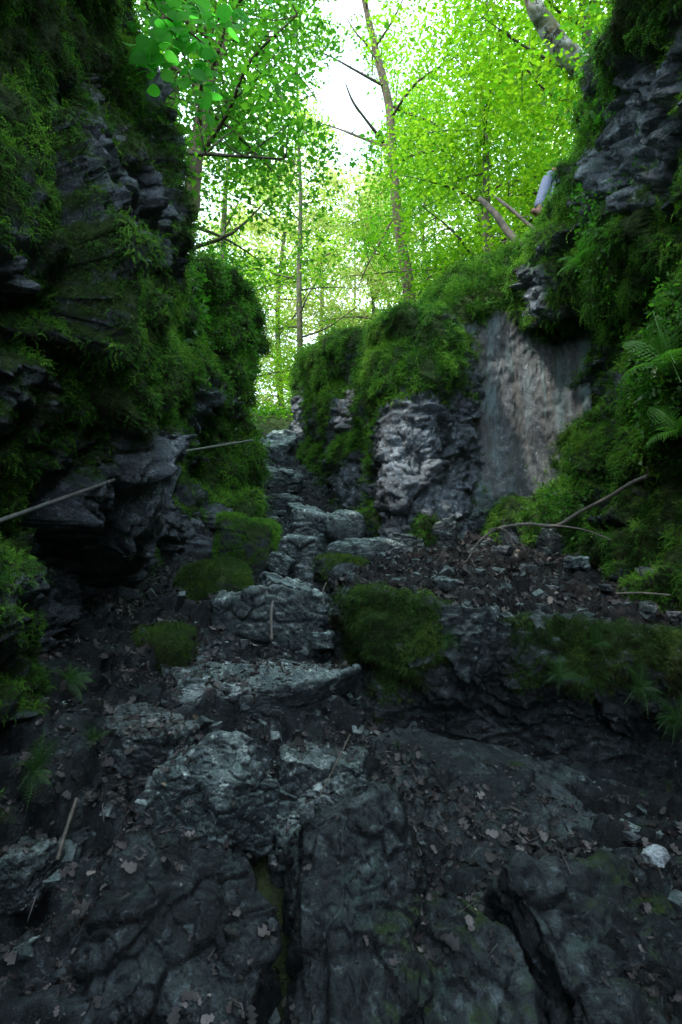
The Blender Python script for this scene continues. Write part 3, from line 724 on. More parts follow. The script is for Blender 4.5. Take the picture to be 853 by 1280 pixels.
stone(404, 800, 4.8, 30, 20, .2, 'pale rubble stone in the gully right of the tall block', 'rock', 'rock', seed=17, shade=.85, res=.6)
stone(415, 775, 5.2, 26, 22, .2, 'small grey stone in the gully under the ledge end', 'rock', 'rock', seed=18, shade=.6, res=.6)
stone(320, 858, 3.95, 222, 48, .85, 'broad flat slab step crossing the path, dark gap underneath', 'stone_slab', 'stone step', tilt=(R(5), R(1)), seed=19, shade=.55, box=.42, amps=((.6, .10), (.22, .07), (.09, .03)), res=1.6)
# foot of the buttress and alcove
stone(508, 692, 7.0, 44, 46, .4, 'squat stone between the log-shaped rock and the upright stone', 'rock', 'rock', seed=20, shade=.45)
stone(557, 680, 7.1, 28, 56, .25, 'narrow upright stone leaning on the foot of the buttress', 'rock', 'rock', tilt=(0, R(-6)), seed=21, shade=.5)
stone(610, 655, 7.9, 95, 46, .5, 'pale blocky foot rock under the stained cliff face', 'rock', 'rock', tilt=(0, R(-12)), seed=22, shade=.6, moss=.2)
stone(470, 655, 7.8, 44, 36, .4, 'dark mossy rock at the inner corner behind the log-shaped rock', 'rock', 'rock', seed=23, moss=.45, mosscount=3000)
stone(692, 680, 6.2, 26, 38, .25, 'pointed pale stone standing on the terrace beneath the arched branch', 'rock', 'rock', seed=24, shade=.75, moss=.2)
# foreground rocks; low shade values paint in the dim light here
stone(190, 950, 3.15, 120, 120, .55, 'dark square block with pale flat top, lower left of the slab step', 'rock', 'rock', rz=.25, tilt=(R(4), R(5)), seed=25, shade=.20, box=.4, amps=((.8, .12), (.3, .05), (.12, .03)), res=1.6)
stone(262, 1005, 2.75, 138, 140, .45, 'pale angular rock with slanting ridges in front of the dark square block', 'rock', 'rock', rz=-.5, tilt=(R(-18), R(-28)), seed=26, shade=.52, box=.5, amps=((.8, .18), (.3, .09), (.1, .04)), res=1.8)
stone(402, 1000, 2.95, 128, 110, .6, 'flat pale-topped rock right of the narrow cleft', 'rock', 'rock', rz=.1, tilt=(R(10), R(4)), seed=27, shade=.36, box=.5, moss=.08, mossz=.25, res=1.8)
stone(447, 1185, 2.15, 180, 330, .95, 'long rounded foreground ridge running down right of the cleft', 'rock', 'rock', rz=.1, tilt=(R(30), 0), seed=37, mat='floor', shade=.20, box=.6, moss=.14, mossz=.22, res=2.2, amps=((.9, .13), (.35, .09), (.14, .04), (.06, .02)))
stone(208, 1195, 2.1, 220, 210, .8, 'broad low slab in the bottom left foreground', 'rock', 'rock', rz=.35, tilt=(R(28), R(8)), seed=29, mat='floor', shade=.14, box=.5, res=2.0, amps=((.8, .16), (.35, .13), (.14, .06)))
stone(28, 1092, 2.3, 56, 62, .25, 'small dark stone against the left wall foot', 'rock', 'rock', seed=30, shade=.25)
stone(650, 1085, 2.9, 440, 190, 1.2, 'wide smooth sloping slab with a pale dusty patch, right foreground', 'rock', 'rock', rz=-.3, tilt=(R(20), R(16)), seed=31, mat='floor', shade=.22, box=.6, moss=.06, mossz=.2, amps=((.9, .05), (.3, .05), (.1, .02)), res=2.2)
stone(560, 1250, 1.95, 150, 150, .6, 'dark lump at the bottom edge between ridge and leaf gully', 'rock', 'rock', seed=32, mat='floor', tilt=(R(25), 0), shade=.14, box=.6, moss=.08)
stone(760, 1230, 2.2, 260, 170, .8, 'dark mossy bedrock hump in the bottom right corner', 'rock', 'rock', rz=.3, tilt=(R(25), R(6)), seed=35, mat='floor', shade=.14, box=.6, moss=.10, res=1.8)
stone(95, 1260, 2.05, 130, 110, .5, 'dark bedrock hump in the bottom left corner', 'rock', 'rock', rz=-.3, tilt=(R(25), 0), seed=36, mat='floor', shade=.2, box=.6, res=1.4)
# loose pale stones
def loose(px, py, Y, w, label, seed, mat='pale', sh=.3, dz=0, flat=.45, **kw):
    k = Y/F; c = U(px, py, Y)
    return boulder('stone', label, 'stone', c+np.array([0, 0, dz]), (w*k, w*k*.75, w*k*flat), rz=seed*.7, seed=seed, shade=sh, mat=mat, res=.45, box=.6, **kw)
loose(820, 1070, 2.62, 34, 'small white oval stone on the dark ground at the far right', 41, sh=.75, flat=.4)
loose(556, 1150, 2.35, 44, 'pale flat stone beside the dark curved stick', 42, sh=.32, flat=.4)
loose(790, 1045, 2.75, 16, 'tiny grey stone behind the white oval one', 43, sh=.1)
for i, (px, py, Y, w, lb) in enumerate([(722, 706, 5.5, 32, 'flat pale green slab stone on the terrace under the branch'), (811, 720, 4.9, 34, 'pale flat stone on the terrace, near its right end'),
        (845, 772, 4.05, 20, 'whitish stone on the lip of the ledge at the picture edge'), (812, 765, 4.1, 16, 'small upright pale chip on the lip near the right edge'),
        (595, 745, 4.75, 14, 'small white chip on the mossy ledge'), (630, 757, 4.45, 22, 'pale shard lying on the terrace edge above the dark ledge'),
        (560, 735, 5.0, 40, 'flat grey slab set in the mossy top of the ledge'), (628, 690, 6.4, 24, 'pale stone on the terrace left of the arched branch foot'),
        (660, 712, 5.9, 20, 'grey chip in the middle of the terrace'), (600, 718, 5.6, 18, 'small grey stone on the terrace behind the flat slab'),
        (757, 738, 4.8, 18, 'little pale stone among leaves on the right terrace'), (690, 738, 4.9, 15, 'small bluish stone among leaves at the terrace middle'),
        (500, 712, 6.2, 22, 'grey stone on the terrace right of the mossy lump'), (740, 690, 5.9, 30, 'dark flat stone at the foot of the moss bank')]):
    loose(px, py, Y, w, lb, 50+i, mat='stone' if i % 3 == 0 else 'pale', sh=.55 if i % 3 == 0 else .06, dz=.02)

# ------------------------------------------------------------------ litter, rubble (uncountable)
def litter(name, V, Fc, w, n, size, seed, label):
    rs = np.random.RandomState(seed); A = []; Bf = []; Tt = []; o = 0
    P, N, _ = sample_surface(V, Fc, n, w, rs)
    k = rs.randint(0, 4, n)
    for q in range(4):
        s = k == q; m = s.sum(); T, TF = T_dead(q+1)
        D = norm(np.stack([rs.randn(m), rs.randn(m), rs.randn(m)*.2], 1)); Nn = norm(N[s]+rs.randn(m, 3)*.35)
        S = size*(.25+1.15*rs.rand(m)**1.6)[:, None]*np.stack([.6+.7*rs.rand(m), np.ones(m), rs.uniform(.3, 1.6, m)], 1)
        a, b, t = instances(T, TF, P[s]+N[s]*.012, D-Nn*(D*Nn).sum(1)[:, None], Nn, S, np.clip(rs.beta(1.5, 2.2, m), 0, 1))
        A.append(a); Bf.append(b+o); Tt.append(t); o += len(a)
    ob = mesh(name, np.vstack(A), np.vstack(Bf), M['dead'], None, {'tint': np.concatenate(Tt)}); return tag(ob, label, 'leaf litter', None, 'stuff')
litter('leaf_litter', SV, SF, sstep(-.5, .5, fbm(SV, .5, 3, 3))+.25, 11000, .062, 1, 'brown fallen leaves scattered over the debris terrace')
wfl = (blobs(FV, [(560, 900, 4.0, .5, 1), (700, 920, 3.9, .5, 1), (820, 930, 3.7, .5, 1)]) < .5)*(FV[:, 1] > 1.6)*(FV[:, 1] < 6.6)*(FV[:, 0] < 2.6)*(np.clip(.12+blobs(FV, [(190, 760, 4.8, .55, 2.2), (130, 860, 3.4, .3, 1.2), (100, 1000, 2.6, .3, 1.0), (520, 1080, 2.6, .25, 1.6), (540, 1180, 2.3, .25, 1.5), (330, 910, 3.4, .5, .8), (410, 840, 4.2, .4, .8), (60, 1120, 2.2, .4, .7), (340, 1150, 2.3, .12, 1.)]), 0, 9))
from mathutils.bvhtree import BVHTree
k = (FV[FF].min(1)[:, 1] > 1.5) & (FV[FF].max(1)[:, 1] < 7.2)
bv, bf = join([(FV, FF[k])]+STN); BT = BVHTree.FromPolygons(bv.tolist(), bf.tolist())
def drop(n, seed, y0=1.6, y1=6.8, nz=.55):
    rs = np.random.RandomState(seed); x = rs.uniform(-2.2, 2.7, n*3); y = y0+(y1-y0)*rs.rand(n*3)**1.3
    q = np.stack([x, y, 0*x], 1); keep = (np.abs(x) < y*.72+.15); x, y = x[keep], y[keep]
    P, N = [], []
    for a_, b_ in zip(x, y):
        h = BT.ray_cast(Vector((a_, b_, 2.6)), Vector((0, 0, -1)))
        if h[0] is None: continue
        nn = h[1] if h[1].z > 0 else -h[1]
        if nn.z < nz: continue
        P.append(h[0]); N.append(nn)
        if len(P) >= n*2: break
    P = np.array([list(v) for v in P]); N = np.array([list(v) for v in N])
    base = floorZ(P[:, 0], P[:, 1]); low = base+.02-P[:, 2]                     # hollows collect more
    w = .025+.9*sstep(-.08, .10, low)+blobs(P, [(190, 760, 4.8, .55, 2.2), (520, 1080, 2.6, .2, 1.5), (540, 1180, 2.3, .2, 1.5), (330, 905, 3.45, .3, .6), (415, 830, 4.3, .3, .8), (60, 1120, 2.2, .4, .7)])
    w *= sstep(-.4, .3, fbm(P, .35, 3, seed))+.12
    w *= blobs(P, [(560, 900, 4.0, .5, 1), (700, 920, 3.9, .5, 1), (820, 930, 3.7, .5, 1)]) < .5
    k = rs.rand(len(P)) < w*.9; return P[k], N[k], rs
def scatter_litter(name, n, size, seed, label, small=False):
    P, N, rs = drop(n, seed); A = []; Bf = []; Tt = []; o = 0; kk = rs.randint(0, 5, len(P))
    for q in range(5):
        sel = kk == q; m = int(sel.sum())
        T, TF = T_dead(q+1) if q < 4 else T_blade()
        if q == 4: T = T*[.5, 1, .25]
        D = norm(np.stack([rs.randn(m), rs.randn(m), rs.randn(m)*.15], 1)); Nn = norm(N[sel]+rs.randn(m, 3)*(.38 if q < 4 else .1))
        S = size*(.22+1.2*rs.rand(m)**1.7)*(1.5 if q == 4 else 1)
        a_, b_, t_ = instances(T, TF, P[sel]+N[sel]*.008, D-Nn*(D*Nn).sum(1)[:, None], Nn, S[:, None]*np.stack([.6+.7*rs.rand(m), np.ones(m), rs.uniform(.3, 1.6, m)], 1), np.clip(rs.beta(1.4, 2.4, m), 0, 1))
        A.append(a_); Bf.append(b_+o); Tt.append(t_); o += len(a_)
    ob = mesh(name, np.vstack(A), np.vstack(Bf), M['dead'], None, {'tint': np.concatenate(Tt)}); return tag(ob, label, 'leaf litter', None, 'stuff')
scatter_litter('leaf_litter', 17000, .050, 2, 'curled dead leaves lying in the hollows of the gorge floor')
scatter_litter('leaf_litter', 14000, .024, 3, 'crumbled leaf bits and tiny twigs strewn over the foreground rock')
def rubble(name, V, Fc, w, n, size, seed, label):
    rs = np.random.RandomState(seed); P, N, _ = sample_surface(V, Fc, n, w, rs)
    T = np.array([[-1, -1, -1], [1, -1, -1], [1, 1, -1], [-1, 1, -1], [-.7, -.8, 1], [.8, -.6, .7], [.6, .8, 1], [-.8, .6, .8]])*.5
    TF = np.array([[0, 3, 2, 1], [4, 5, 6, 7], [0, 1, 5, 4], [1, 2, 6, 5], [2, 3, 7, 6], [3, 0, 4, 7]])
    S = (size*(.3+rs.rand(n)**3*1.8))[:, None]*np.stack([.6+rs.rand(n)*.8, .6+rs.rand(n)*.8, .25+rs.rand(n)*.5], 1)
    D = norm(rs.randn(n, 3)*[1, 1, .2]); A, B, t = instances(T, TF, P, D, norm(N+rs.randn(n, 3)*.25), S, rs.rand(n))
    A += rs.randn(*A.shape)*size*.06
    ob = mesh(name, A, B, M['stone'], None, {'moss': t*0+.1, 'shade': .25+.6*t**2}, smooth=False); return tag(ob, label, 'rubble', None, 'stuff')
rubble('rubble', SV, SF, None, 2600, .05, 5, 'broken stone chips bedded in the debris terrace')
wr = (FV[:, 1] > 2.2)*(FV[:, 1] < 12)*np.clip(.15+blobs(FV, [(400, 820, 4.5, .5, 1.5), (390, 720, 6.2, .6, 1.5), (370, 640, 8, .7, 1.5), (350, 590, 10, .8, 1.), (300, 830, 4.4, .5, .8), (330, 920, 3.3, .4, .6)]), 0, 9)
rubble('rubble', FV, FF, wr*(np.abs(FV[:, 0]) < 1.8), 3800, .055, 6, 'small angular stones washed down the middle of the path')

# ------------------------------------------------------------------ forest floor beyond and above
def plateau(x, y):
    base = 5.6 + .02*np.abs(x) + .05*np.maximum(y-14, 0) - .00004*np.maximum(y-14, 0)**2
    base = np.where(y > 60, np.minimum(base, 8.2), base)
    return base + .25*fbm(np.stack([x, y, 0*x], -1).reshape(-1, 3), 5, 3, 8).reshape(x.shape)
def hill(x, y):
    inside = sstep(-3.2, -2.3, x)*sstep(4.4, 3.3, x)*sstep(15.5, 13, y)
    return plateau(x, y)*(1-inside)+(floorZ(np.clip(x, -3, 3.4), np.clip(y, -3, 16))-.35)*inside
def sp_(a, b, n, c=0, k=3):
    t = np.linspace(-1, 1, n); return c+np.sign(t)*np.abs(t)**k*np.where(t < 0, c-a, b-c)
X2, Y2 = np.meshgrid(sp_(-420, 420, 241), sp_(-400, 600, 281, 8, 2.6))
Zh = hill(X2, Y2)
Vh = np.stack([X2, Y2, Zh], 2).reshape(-1, 3)
Fh = fix(Vh, gfaces(*X2.shape), (0, 0, 1))
fo = mesh('forest_floor', Vh, Fh, M['soil_sun']); tag(fo, 'leafy forest floor above and beyond the gorge', 'ground', None, 'structure')
def plateauZ(x, y): return float(hill(np.array([[float(x)]]), np.array([[float(y)]]))[0, 0])

# ------------------------------------------------------------------ herbs, ivy and grass on the walls
TL, TLF = T_leaf()
def herbs(parent, V, Fc, w, n, size, seed, mat='herb', name='foliage', cluster=9):
    rs = np.random.RandomState(seed); P, N, _ = sample_surface(V, Fc, n, w, rs)
    P = np.repeat(P, cluster, 0); N = np.repeat(N, cluster, 0); m = len(P)
    D = norm(rs.randn(m, 3)*.8+N*.4+np.array([0, 0, .1])); P = P+N*.03+rs.randn(m, 3)*size*.9+np.abs(rs.randn(m, 1))*N*size*.6
    Nn = norm(N*.5+np.array([0, 0, .8])+rs.randn(m, 3)*.4)
    A, B, t = instances(TL, TLF, P, D, Nn, size*(.5+rs.rand(m)*.8), np.clip(rs.rand(m)*.7+.3*rs.rand(), 0, 1))
    return mesh(name, A, B, M[mat], parent, {'tint': t})
w = np.clip(blobs(LV, [(270, 380, 7.5, .8, 1.5), (300, 440, 9, .6, 1), (215, 345, 5.5, .5, 1.2), (185, 60, 4.6, .5, .3), (300, 560, 8.6, .5, .3)])+.6*sstep(5.5, 6.1, LV[:, 2])*(LV[:, 1] > 3), 0, 3)*(LV[:, 0] > -3.2)
herbs(lw, LV, FLo, w, 1500, .055, 1)
w = np.clip(blobs(RV, [(830, 470, 4.3, .5, 1.2), (770, 300, 5.4, .4, .6), (735, 270, 5.9, .3, .4), (700, 620, 6.5, .5, .5), (800, 120, 4.8, .4, .4)])+.35*sstep(6.0, 6.2, RV[:, 2])*(np.abs(RV[:, 1]-7.4) > .8), 0, 3)*(RV[:, 1] > 3)*(RV[:, 0] < 4)
herbs(rw, RV, FRo, w, 1300, .05, 2)

# ------------------------------------------------------------------ ferns
TFR, TFRF = T_frond()
fern_me = {}
def fern(c, nrm, size, n, label, seed, mat='fern'):
    rs = np.random.RandomState(seed); e = empty('fern', c, label, 'fern'); nrm = norm(np.array(nrm, float))
    n += 4
    for k in range(n):
        a = 2*math.pi*k/n+rs.uniform(-.7, .7)
        t1 = norm(np.cross(nrm, [0, 0, 1.]) if abs(nrm[2]) < .9 else np.array([1., 0, 0])); t2 = np.cross(nrm, t1)
        D = norm(nrm*rs.uniform(.3, 1.1)+(math.cos(a)*t1+math.sin(a)*t2)*1.0+np.array([0, 0, rs.uniform(-.3, .25)]))
        S = size*(.9 if mat == 'fern' else .72)*rs.uniform(.45, 1.25)
        A, B, t = instances(TFR, TFRF, np.array([c]), np.array([D]), np.array([norm(nrm+np.array([0, 0, .9]))]), np.array([S]), np.array([rs.uniform(.2, 1)]))
        mesh('frond', A, B, M[mat], e, {'tint': t})
for i, (px, py, Y, nr, s, n, lb) in enumerate([
    (728, 330, 5.2, (-.8, -.5, .5), .38, 8, 'bright fern on the right wall below the bare grey streak'),
    (775, 300, 4.9, (-.8, -.5, .5), .30, 6, 'fern higher on the right wall, beside the bright one'),
    (838, 455, 3.95, (-.8, -.5, .6), .40, 8, 'fern hanging over the moss bulge at the right picture edge'),
    (850, 540, 3.9, (-.8, -.5, .4), .30, 6, 'fern low on the moss bulge at the right picture edge'),
    (800, 860, 3.62, (0, -.9, .5), .26, 7, 'fern drooping from the dark ledge face, right side'),
    (700, 845, 3.72, (0, -.9, .5), .22, 7, 'small fern on the ledge face under the terrace middle'),
    (745, 805, 3.72, (0, -.8, .6), .20, 6, 'fern growing on the ledge lip above two drooping ferns'),
    (845, 900, 3.5, (-.2, -.9, .5), .28, 7, 'lowest fern on the dark ledge, cut by the picture edge'),
    (505, 940, 3.75, (0, -.7, .8), .12, 5, 'tiny fern at the shadowed foot of the ledge'),
    (40, 965, 2.42, (.8, -.4, .5), .20, 7, 'fern on the left wall foot near the lower left corner'),
    (115, 925, 2.85, (.5, -.6, .7), .12, 5, 'small fern sprig beside the dark square block'),
    (85, 850, 2.7, (.8, -.4, .4), .18, 6, 'fern in the moss cushion at the foot of the left wall'),
    (560, 800, 4.02, (-.1, -.9, .5), .16, 5, 'fern sprig on the mossy ledge face, left part'),
    (790, 100, 4.5, (-.7, -.3, .6), .24, 5, 'fern near the top of the right wall beneath the leaning trunk'),
    (225, 430, 5.4, (.9, -.3, .3), .26, 5, 'fern clump on the left wall above the second rail')]):
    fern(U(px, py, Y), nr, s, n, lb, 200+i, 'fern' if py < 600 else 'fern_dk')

# ------------------------------------------------------------------ sticks, branches, rails
def stick(name, pts, rad, mat, label, cat, seed=0, nseg=8):
    P = [U(*p) if len(p) == 3 and p[0] > 12 or len(p) == 3 and p[1] > 20 else np.array(p) for p in pts]
    V, Fc = tube(P, rad, nseg, seed, .07); o = mesh(name, V, Fc, M[mat], None, origin=P[0]); return tag(o, label, cat)
# arched fallen branch over the terrace
A = [U(585, 700, 5.9), U(600, 676, 5.85), U(625, 660, 5.8), U(660, 655, 5.7), U(695, 657, 5.55), U(725, 640, 5.4), U(760, 622, 5.15), U(790, 604, 4.9), U(808, 596, 4.75)]
p = [tube(A, [.012, .013, .014, .015, .017, .016, .017, .019, .02], 8, 1)]
p.append(tube([U(690, 657, 5.55), U(720, 660, 5.4), U(745, 667, 5.25), U(765, 675, 5.1)], [.011, .009, .007, .004], 7, 2))
p.append(tube([U(610, 663, 5.83), U(625, 660, 5.75), U(640, 668, 5.6)], [.008, .006, .003], 6, 3))
p.append(tube([U(800, 600, 4.82), U(810, 592, 4.75), U(808, 583, 4.7)], [.012, .008, .004], 6, 4))
V, Fc = join(p); tag(mesh('fallen_branch', V, Fc, M['twig_pale'], None, origin=A[0]), 'thin pale branch arching over the terrace from the moss bank', 'branch')
stick('dead_branch', [(600, 248, 8.8), (618, 266, 8.6), (634, 288, 8.5), (655, 312, 8.3), (668, 330, 8.2)], [.04, .05, .055, .06, .07], 'twig', 'bare grey dead branch jutting from the clifftop near the seated person', 'branch', 5)
V, Fc = join([tube([U(622, 248, 8.4), U(640, 262, 8.3), U(655, 276, 8.2), U(672, 290, 8.1)], [.02, .024, .028, .03], 7, 6), tube([U(612, 240, 8.4), U(630, 256, 8.35), U(645, 268, 8.3)], [.008, .012, .015], 6, 7), tube([U(650, 272, 8.2), U(665, 270, 8.2)], [.012, .005], 6, 8)])
tag(mesh('dead_branch', V, Fc, M['twig']), 'thinner forked dead branch right of the thick one on the clifftop', 'branch')
stick('stick', [(455, 1176, 2.25), (480, 1185, 2.22), (510, 1176, 2.25), (532, 1158, 2.3), (541, 1143, 2.34)], [.014, .017, .016, .015, .010], 'twig', 'dark curved stick lying against the pale flat stone', 'stick', 9)
for i, (pts, r, m, lb) in enumerate([
    ([(72, 1075, 2.35), (82, 1040, 2.45), (96, 998, 2.55)], .009, 'twig', 'straight dark stick leaning at the lower left, near the wall foot'),
    ([(222, 1158, 2.3), (245, 1147, 2.33), (272, 1143, 2.35), (305, 1142, 2.37)], .006, 'twig_pale', 'thin bent twig across the low left foreground slab'),
    ([(293, 920, 3.1), (302, 945, 3.0), (318, 962, 2.95), (340, 966, 2.9)], .004, 'twig_pale', 'curved twig between the angular rock and flat pale-topped rock'),
    ([(399, 996, 2.75), (415, 965, 2.85), (438, 918, 3.0)], .004, 'twig', 'straight thin twig lying on the flat pale-topped rock'),
    ([(405, 757, 5.0), (404, 740, 5.05), (408, 728, 5.1)], .006, 'twig_pale', 'short pale twig standing in the gully beside the tall block'),
    ([(340, 800, 4.55), (339, 770, 4.6), (341, 752, 4.7)], .012, 'twig_pale', 'pale split stick upright between the two path blocks'),
    ([(770, 742, 4.6), (800, 741, 4.5), (838, 744, 4.35)], .008, 'twig_pale', 'pale straight stick lying on the right of the terrace'),
    ([(812, 705, 4.9), (830, 718, 4.7), (850, 733, 4.5)], .007, 'twig_pale', 'stick slanting down the terrace at the picture edge'),
    ([(580, 1160, 2.3), (592, 1176, 2.25), (606, 1195, 2.2)], .004, 'twig_pale', 'thin pale twig right of the pale flat stone'),
    ([(590, 700, 5.8), (598, 718, 5.6), (604, 733, 5.4)], .006, 'twig', 'dark twig hanging from the arched branch foot to the terrace')]):
    pts = [U(*q) for q in pts]; V, Fc = tube(pts, [r]*len(pts), 6, 20+i, .1); tag(mesh('twig', V, Fc, M[m], None, origin=pts[0]), lb, 'twig')
# iron hand rails anchored in the wall
def rail(pts, r, label, posts):
    P = [U(*q) for q in pts]; e = empty('handrail', P[-1], label, 'handrail')
    V, Fc = tube(P, [r]*len(P), 12, 0, .02); mesh('rail', V, Fc, M['iron'], e)
    for q in posts:
        c = U(*q); V, Fc = tube([c, c+np.array([-.12, .03, -.01]), c+np.array([-.5, .08, -.02])], [r*.8]*3, 10, 0, 0); mesh('bracket', V, Fc, M['iron'], e)
rail([(-160, 704, 2.0), (-60, 672, 2.4), (0, 651, 2.72), (70, 626, 3.2), (143, 600, 3.62)], .012, 'rusty iron handrail crossing the dark hollow at the left picture edge', [(143, 600, 3.62), (-60, 672, 2.4)])
rail([(232, 564, 5.6), (275, 557, 6.5), (317, 550, 7.7)], .013, 'second iron handrail further up the left wall above the mossy boulder', [(234, 564, 5.65), (315, 551, 7.6)])
rail([(307, 513, 9.0), (313, 523, 8.9), (319, 534, 8.7)], .014, 'short slanting iron bar at the corner of the left wall', [(307, 513, 9.0)])

# ------------------------------------------------------------------ trees
def limbs_and_crown(trunkpts, trad, seed, nl, zmin, llen, leaves, lsize, up=.35, spray=.5, cut=None, flat=.28, both=True):
    rs = np.random.RandomState(seed); T = np.array(trunkpts, float); parts = []; cen = []
    tt = np.linspace(0, 1, len(T))
    for k in range(nl):
        f = zmin+(1-zmin)*((k+rs.rand()*.8)/nl); b = np.array([np.interp(f, tt, T[:, i]) for i in range(3)])
        a = k*2.4+rs.uniform(-.5, .5); ln = llen*(1-.55*(f-zmin)/(1-zmin+1e-6))*rs.uniform(.7, 1.2)
        d = np.array([math.cos(a), math.sin(a), up+rs.uniform(-.1, .25)]); d /= np.linalg.norm(d)
        r0 = np.interp(f, tt, trad)*.42
        q = [b]
        for s in range(3):
            d = norm(d+rs.randn(3)*.16+np.array([0, 0, -.04])); q.append(q[-1]+d*ln/3)
        parts.append(tube(q, [r0, r0*.7, r0*.42, r0*.15], 5, seed+k, .05, 3))
        for s in np.linspace(.3, 1, 6):
            c = np.array([np.interp(s*3, range(4), np.array(q)[:, i]) for i in range(3)])
            for w in range(2):
                t = c+rs.randn(3)*np.array([.4, .4, .22])*llen*.30
                parts.append(tube([c, (c+t)/2+rs.randn(3)*.05, t], [r0*.22, r0*.15, .004], 4, seed+k, 0, 2))
                cen.append(t)
    cen = np.array(cen)
    if cut is not None: cen = cen[~cut(cen)]
    if len(cen) == 0: return parts, None
    n = leaves; i = rs.randint(0, len(cen), n)
    off = rs.randn(n, 3)*np.array([spray, spray, spray*flat])
    P = cen[i]+off; P[:, 2] -= .10*np.linalg.norm(off[:, :2], axis=1)
    if cut is not None:
        k = ~cut(P); P = P[k]; i = i[k]
    n = len(P)
    N = norm(np.array([0, 0, 1.])+rs.randn(n, 3)*.34); D = norm(rs.randn(n, 3)*np.array([1, 1, .25])+np.array([0, 0, -.25]))
    S = lsize*(.6+.7*rs.rand(n)); ct = rs.rand(len(cen)) ; tint = np.clip(.65*ct[i]+.45*rs.rand(n)-.05, 0, 1)
    return parts, instances(TL, TLF, P, D, N, S, tint)
# open sky over the head of the gorge: no foliage grows in this shaft
def gap(P):
    x = P[:, 0]/P[:, 1]; z = (P[:, 2]-1.6)/P[:, 1]
    cx = .015-.03*(z-.9); w = .047+.022*np.sin(z*23+1)+.014*np.sin(z*61)
    w = w*sstep(.72, .86, z)*sstep(1.14, 1.05, z)
    n = vnoise(P/.9, 5)*.035+vnoise(P/.3, 6)*.02
    return (np.abs(x-cx) < w+n) & (z > .45) & (z < 1.12) & (P[:, 1] > 0)
SUND = norm(np.array([-.52, -.36, .78]))
FLECKS = [(U(*a), b) for a, b in (((498, 540, 7.1), .30), ((492, 580, 7.1), .18), ((690, 395, 8.0), .12), ((668, 455, 8.1), .08), ((377, 522, 11.7), .35), ((430, 505, 9.3), .35), ((470, 440, 8.2), .40), ((600, 350, 8.8), .45),
          ((500, 300, 14), .8), ((490, 150, 14), .7), ((715, 70, 7.9), .9), ((340, 500, 14), 1.0), ((400, 430, 11), .5), ((690, 250, 7.7), .4))]
def cuts(P):
    m = gap(P)
    for c, rr in FLECKS:
        d = P-c; t = d@SUND; q = np.linalg.norm(d-t[:, None]*SUND, axis=1)
        m |= (t > .3) & (q < rr*(1+.35*vnoise(P/.35, 3))+.02*t)
    a = np.cross(SUND, [0, 0, 1.]); a /= np.linalg.norm(a); b = np.cross(SUND, a)
    Q = np.stack([P@a, P@b, np.zeros(len(P))], 1)
    yy = P[:, 1]
    ac = U(650, 480, 8); q = np.hypot(Q[:, 0]-ac@a, Q[:, 1]-ac@b)
    m |= (q > 1.0) & (vnoise(Q/1.1, 77)+.5*vnoise(Q/.45, 78) > .42) & (yy > 5.5)
    return m
def tree(label, pts, rad, seed, nl, zmin, llen, leaves, lsize, mat='leaf', bark='bark', extra=None, group=None, name='tree', cut=None, **kw):
    P = np.array([U(*q) if not isinstance(q, np.ndarray) else q for q in pts]); cut = cuts
    parts, cr = limbs_and_crown(P, rad, seed, nl, zmin, llen, leaves, lsize, cut=cut, **kw)
    V, Fc = join([tube(P, rad, 12, seed, .07, 8)]+parts+(extra or []))
    e = empty(name, P[0], label, 'tree', group); mesh('trunk', V, Fc, M[bark], e)
    if cr is not None: mesh('crown', cr[0], cr[1], M[mat], e, {'tint': cr[2]})
    return e
A_ = np.array
ex = [tube([U(432, 104, 12.8), U(442, 128, 13), U(458, 150, 13.2), U(480, 178, 13.6)], [.012, .03, .035, .05], 7, 1),
      tube([U(447, 362, 12.8), U(458, 335, 13), U(470, 312, 13.3), U(492, 272, 13.8)], [.01, .018, .022, .035], 6, 1),
      tube([U(432, 20, 14), U(446, 42, 14), U(458, 55, 14.1), U(474, 80, 14.2)], [.01, .02, .025, .03], 6, 1)]
tree('slender bare-stemmed tree rising beside the patch of open sky', [(516, 400, 14), (508, 340, 14), (498, 275, 14), (491, 200, 14.1), (486, 130, 14.2), (468, 55, 14.3), (455, -5, 14.4), (440, -120, 14.5), (430, -300, 14.6)],
     [.16, .145, .13, .12, .11, .09, .08, .06, .03], 1, 14, .35, 3.2, 9000, .085, extra=ex)
tree('mossy tree leaning right from the top of the left wall', [(238, 270, 7.0), (244, 200, 7.1), (252, 150, 7.2), (262, 95, 7.3), (278, 50, 7.5), (298, 0, 7.8), (330, -110, 8.2), (360, -300, 8.6)],
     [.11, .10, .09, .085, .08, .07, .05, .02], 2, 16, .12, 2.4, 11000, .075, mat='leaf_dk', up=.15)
tree('pale mottled trunk leaning left over the right wall', [(800, 165, 8.6), (762, 118, 8.2), (728, 85, 8.0), (700, 57, 7.8), (680, 28, 7.7), (666, 0, 7.6), (640, -100, 7.5), (600, -300, 7.6)],
     [.20, .19, .165, .14, .125, .115, .09, .04], 3, 12, .72, 3.2, 9000, .08, bark='bark_pale', mat='leaf')
tree('thin straight sapling beyond the left end of the buttress', [(376, 475, 17), (375, 420, 17), (374, 340, 17), (376, 250, 17), (372, 120, 17), (370, -80, 17)], [.10, .09, .08, .06, .04, .02], 4, 16, .15, 2.2, 8000, .085, bark='bark_far')
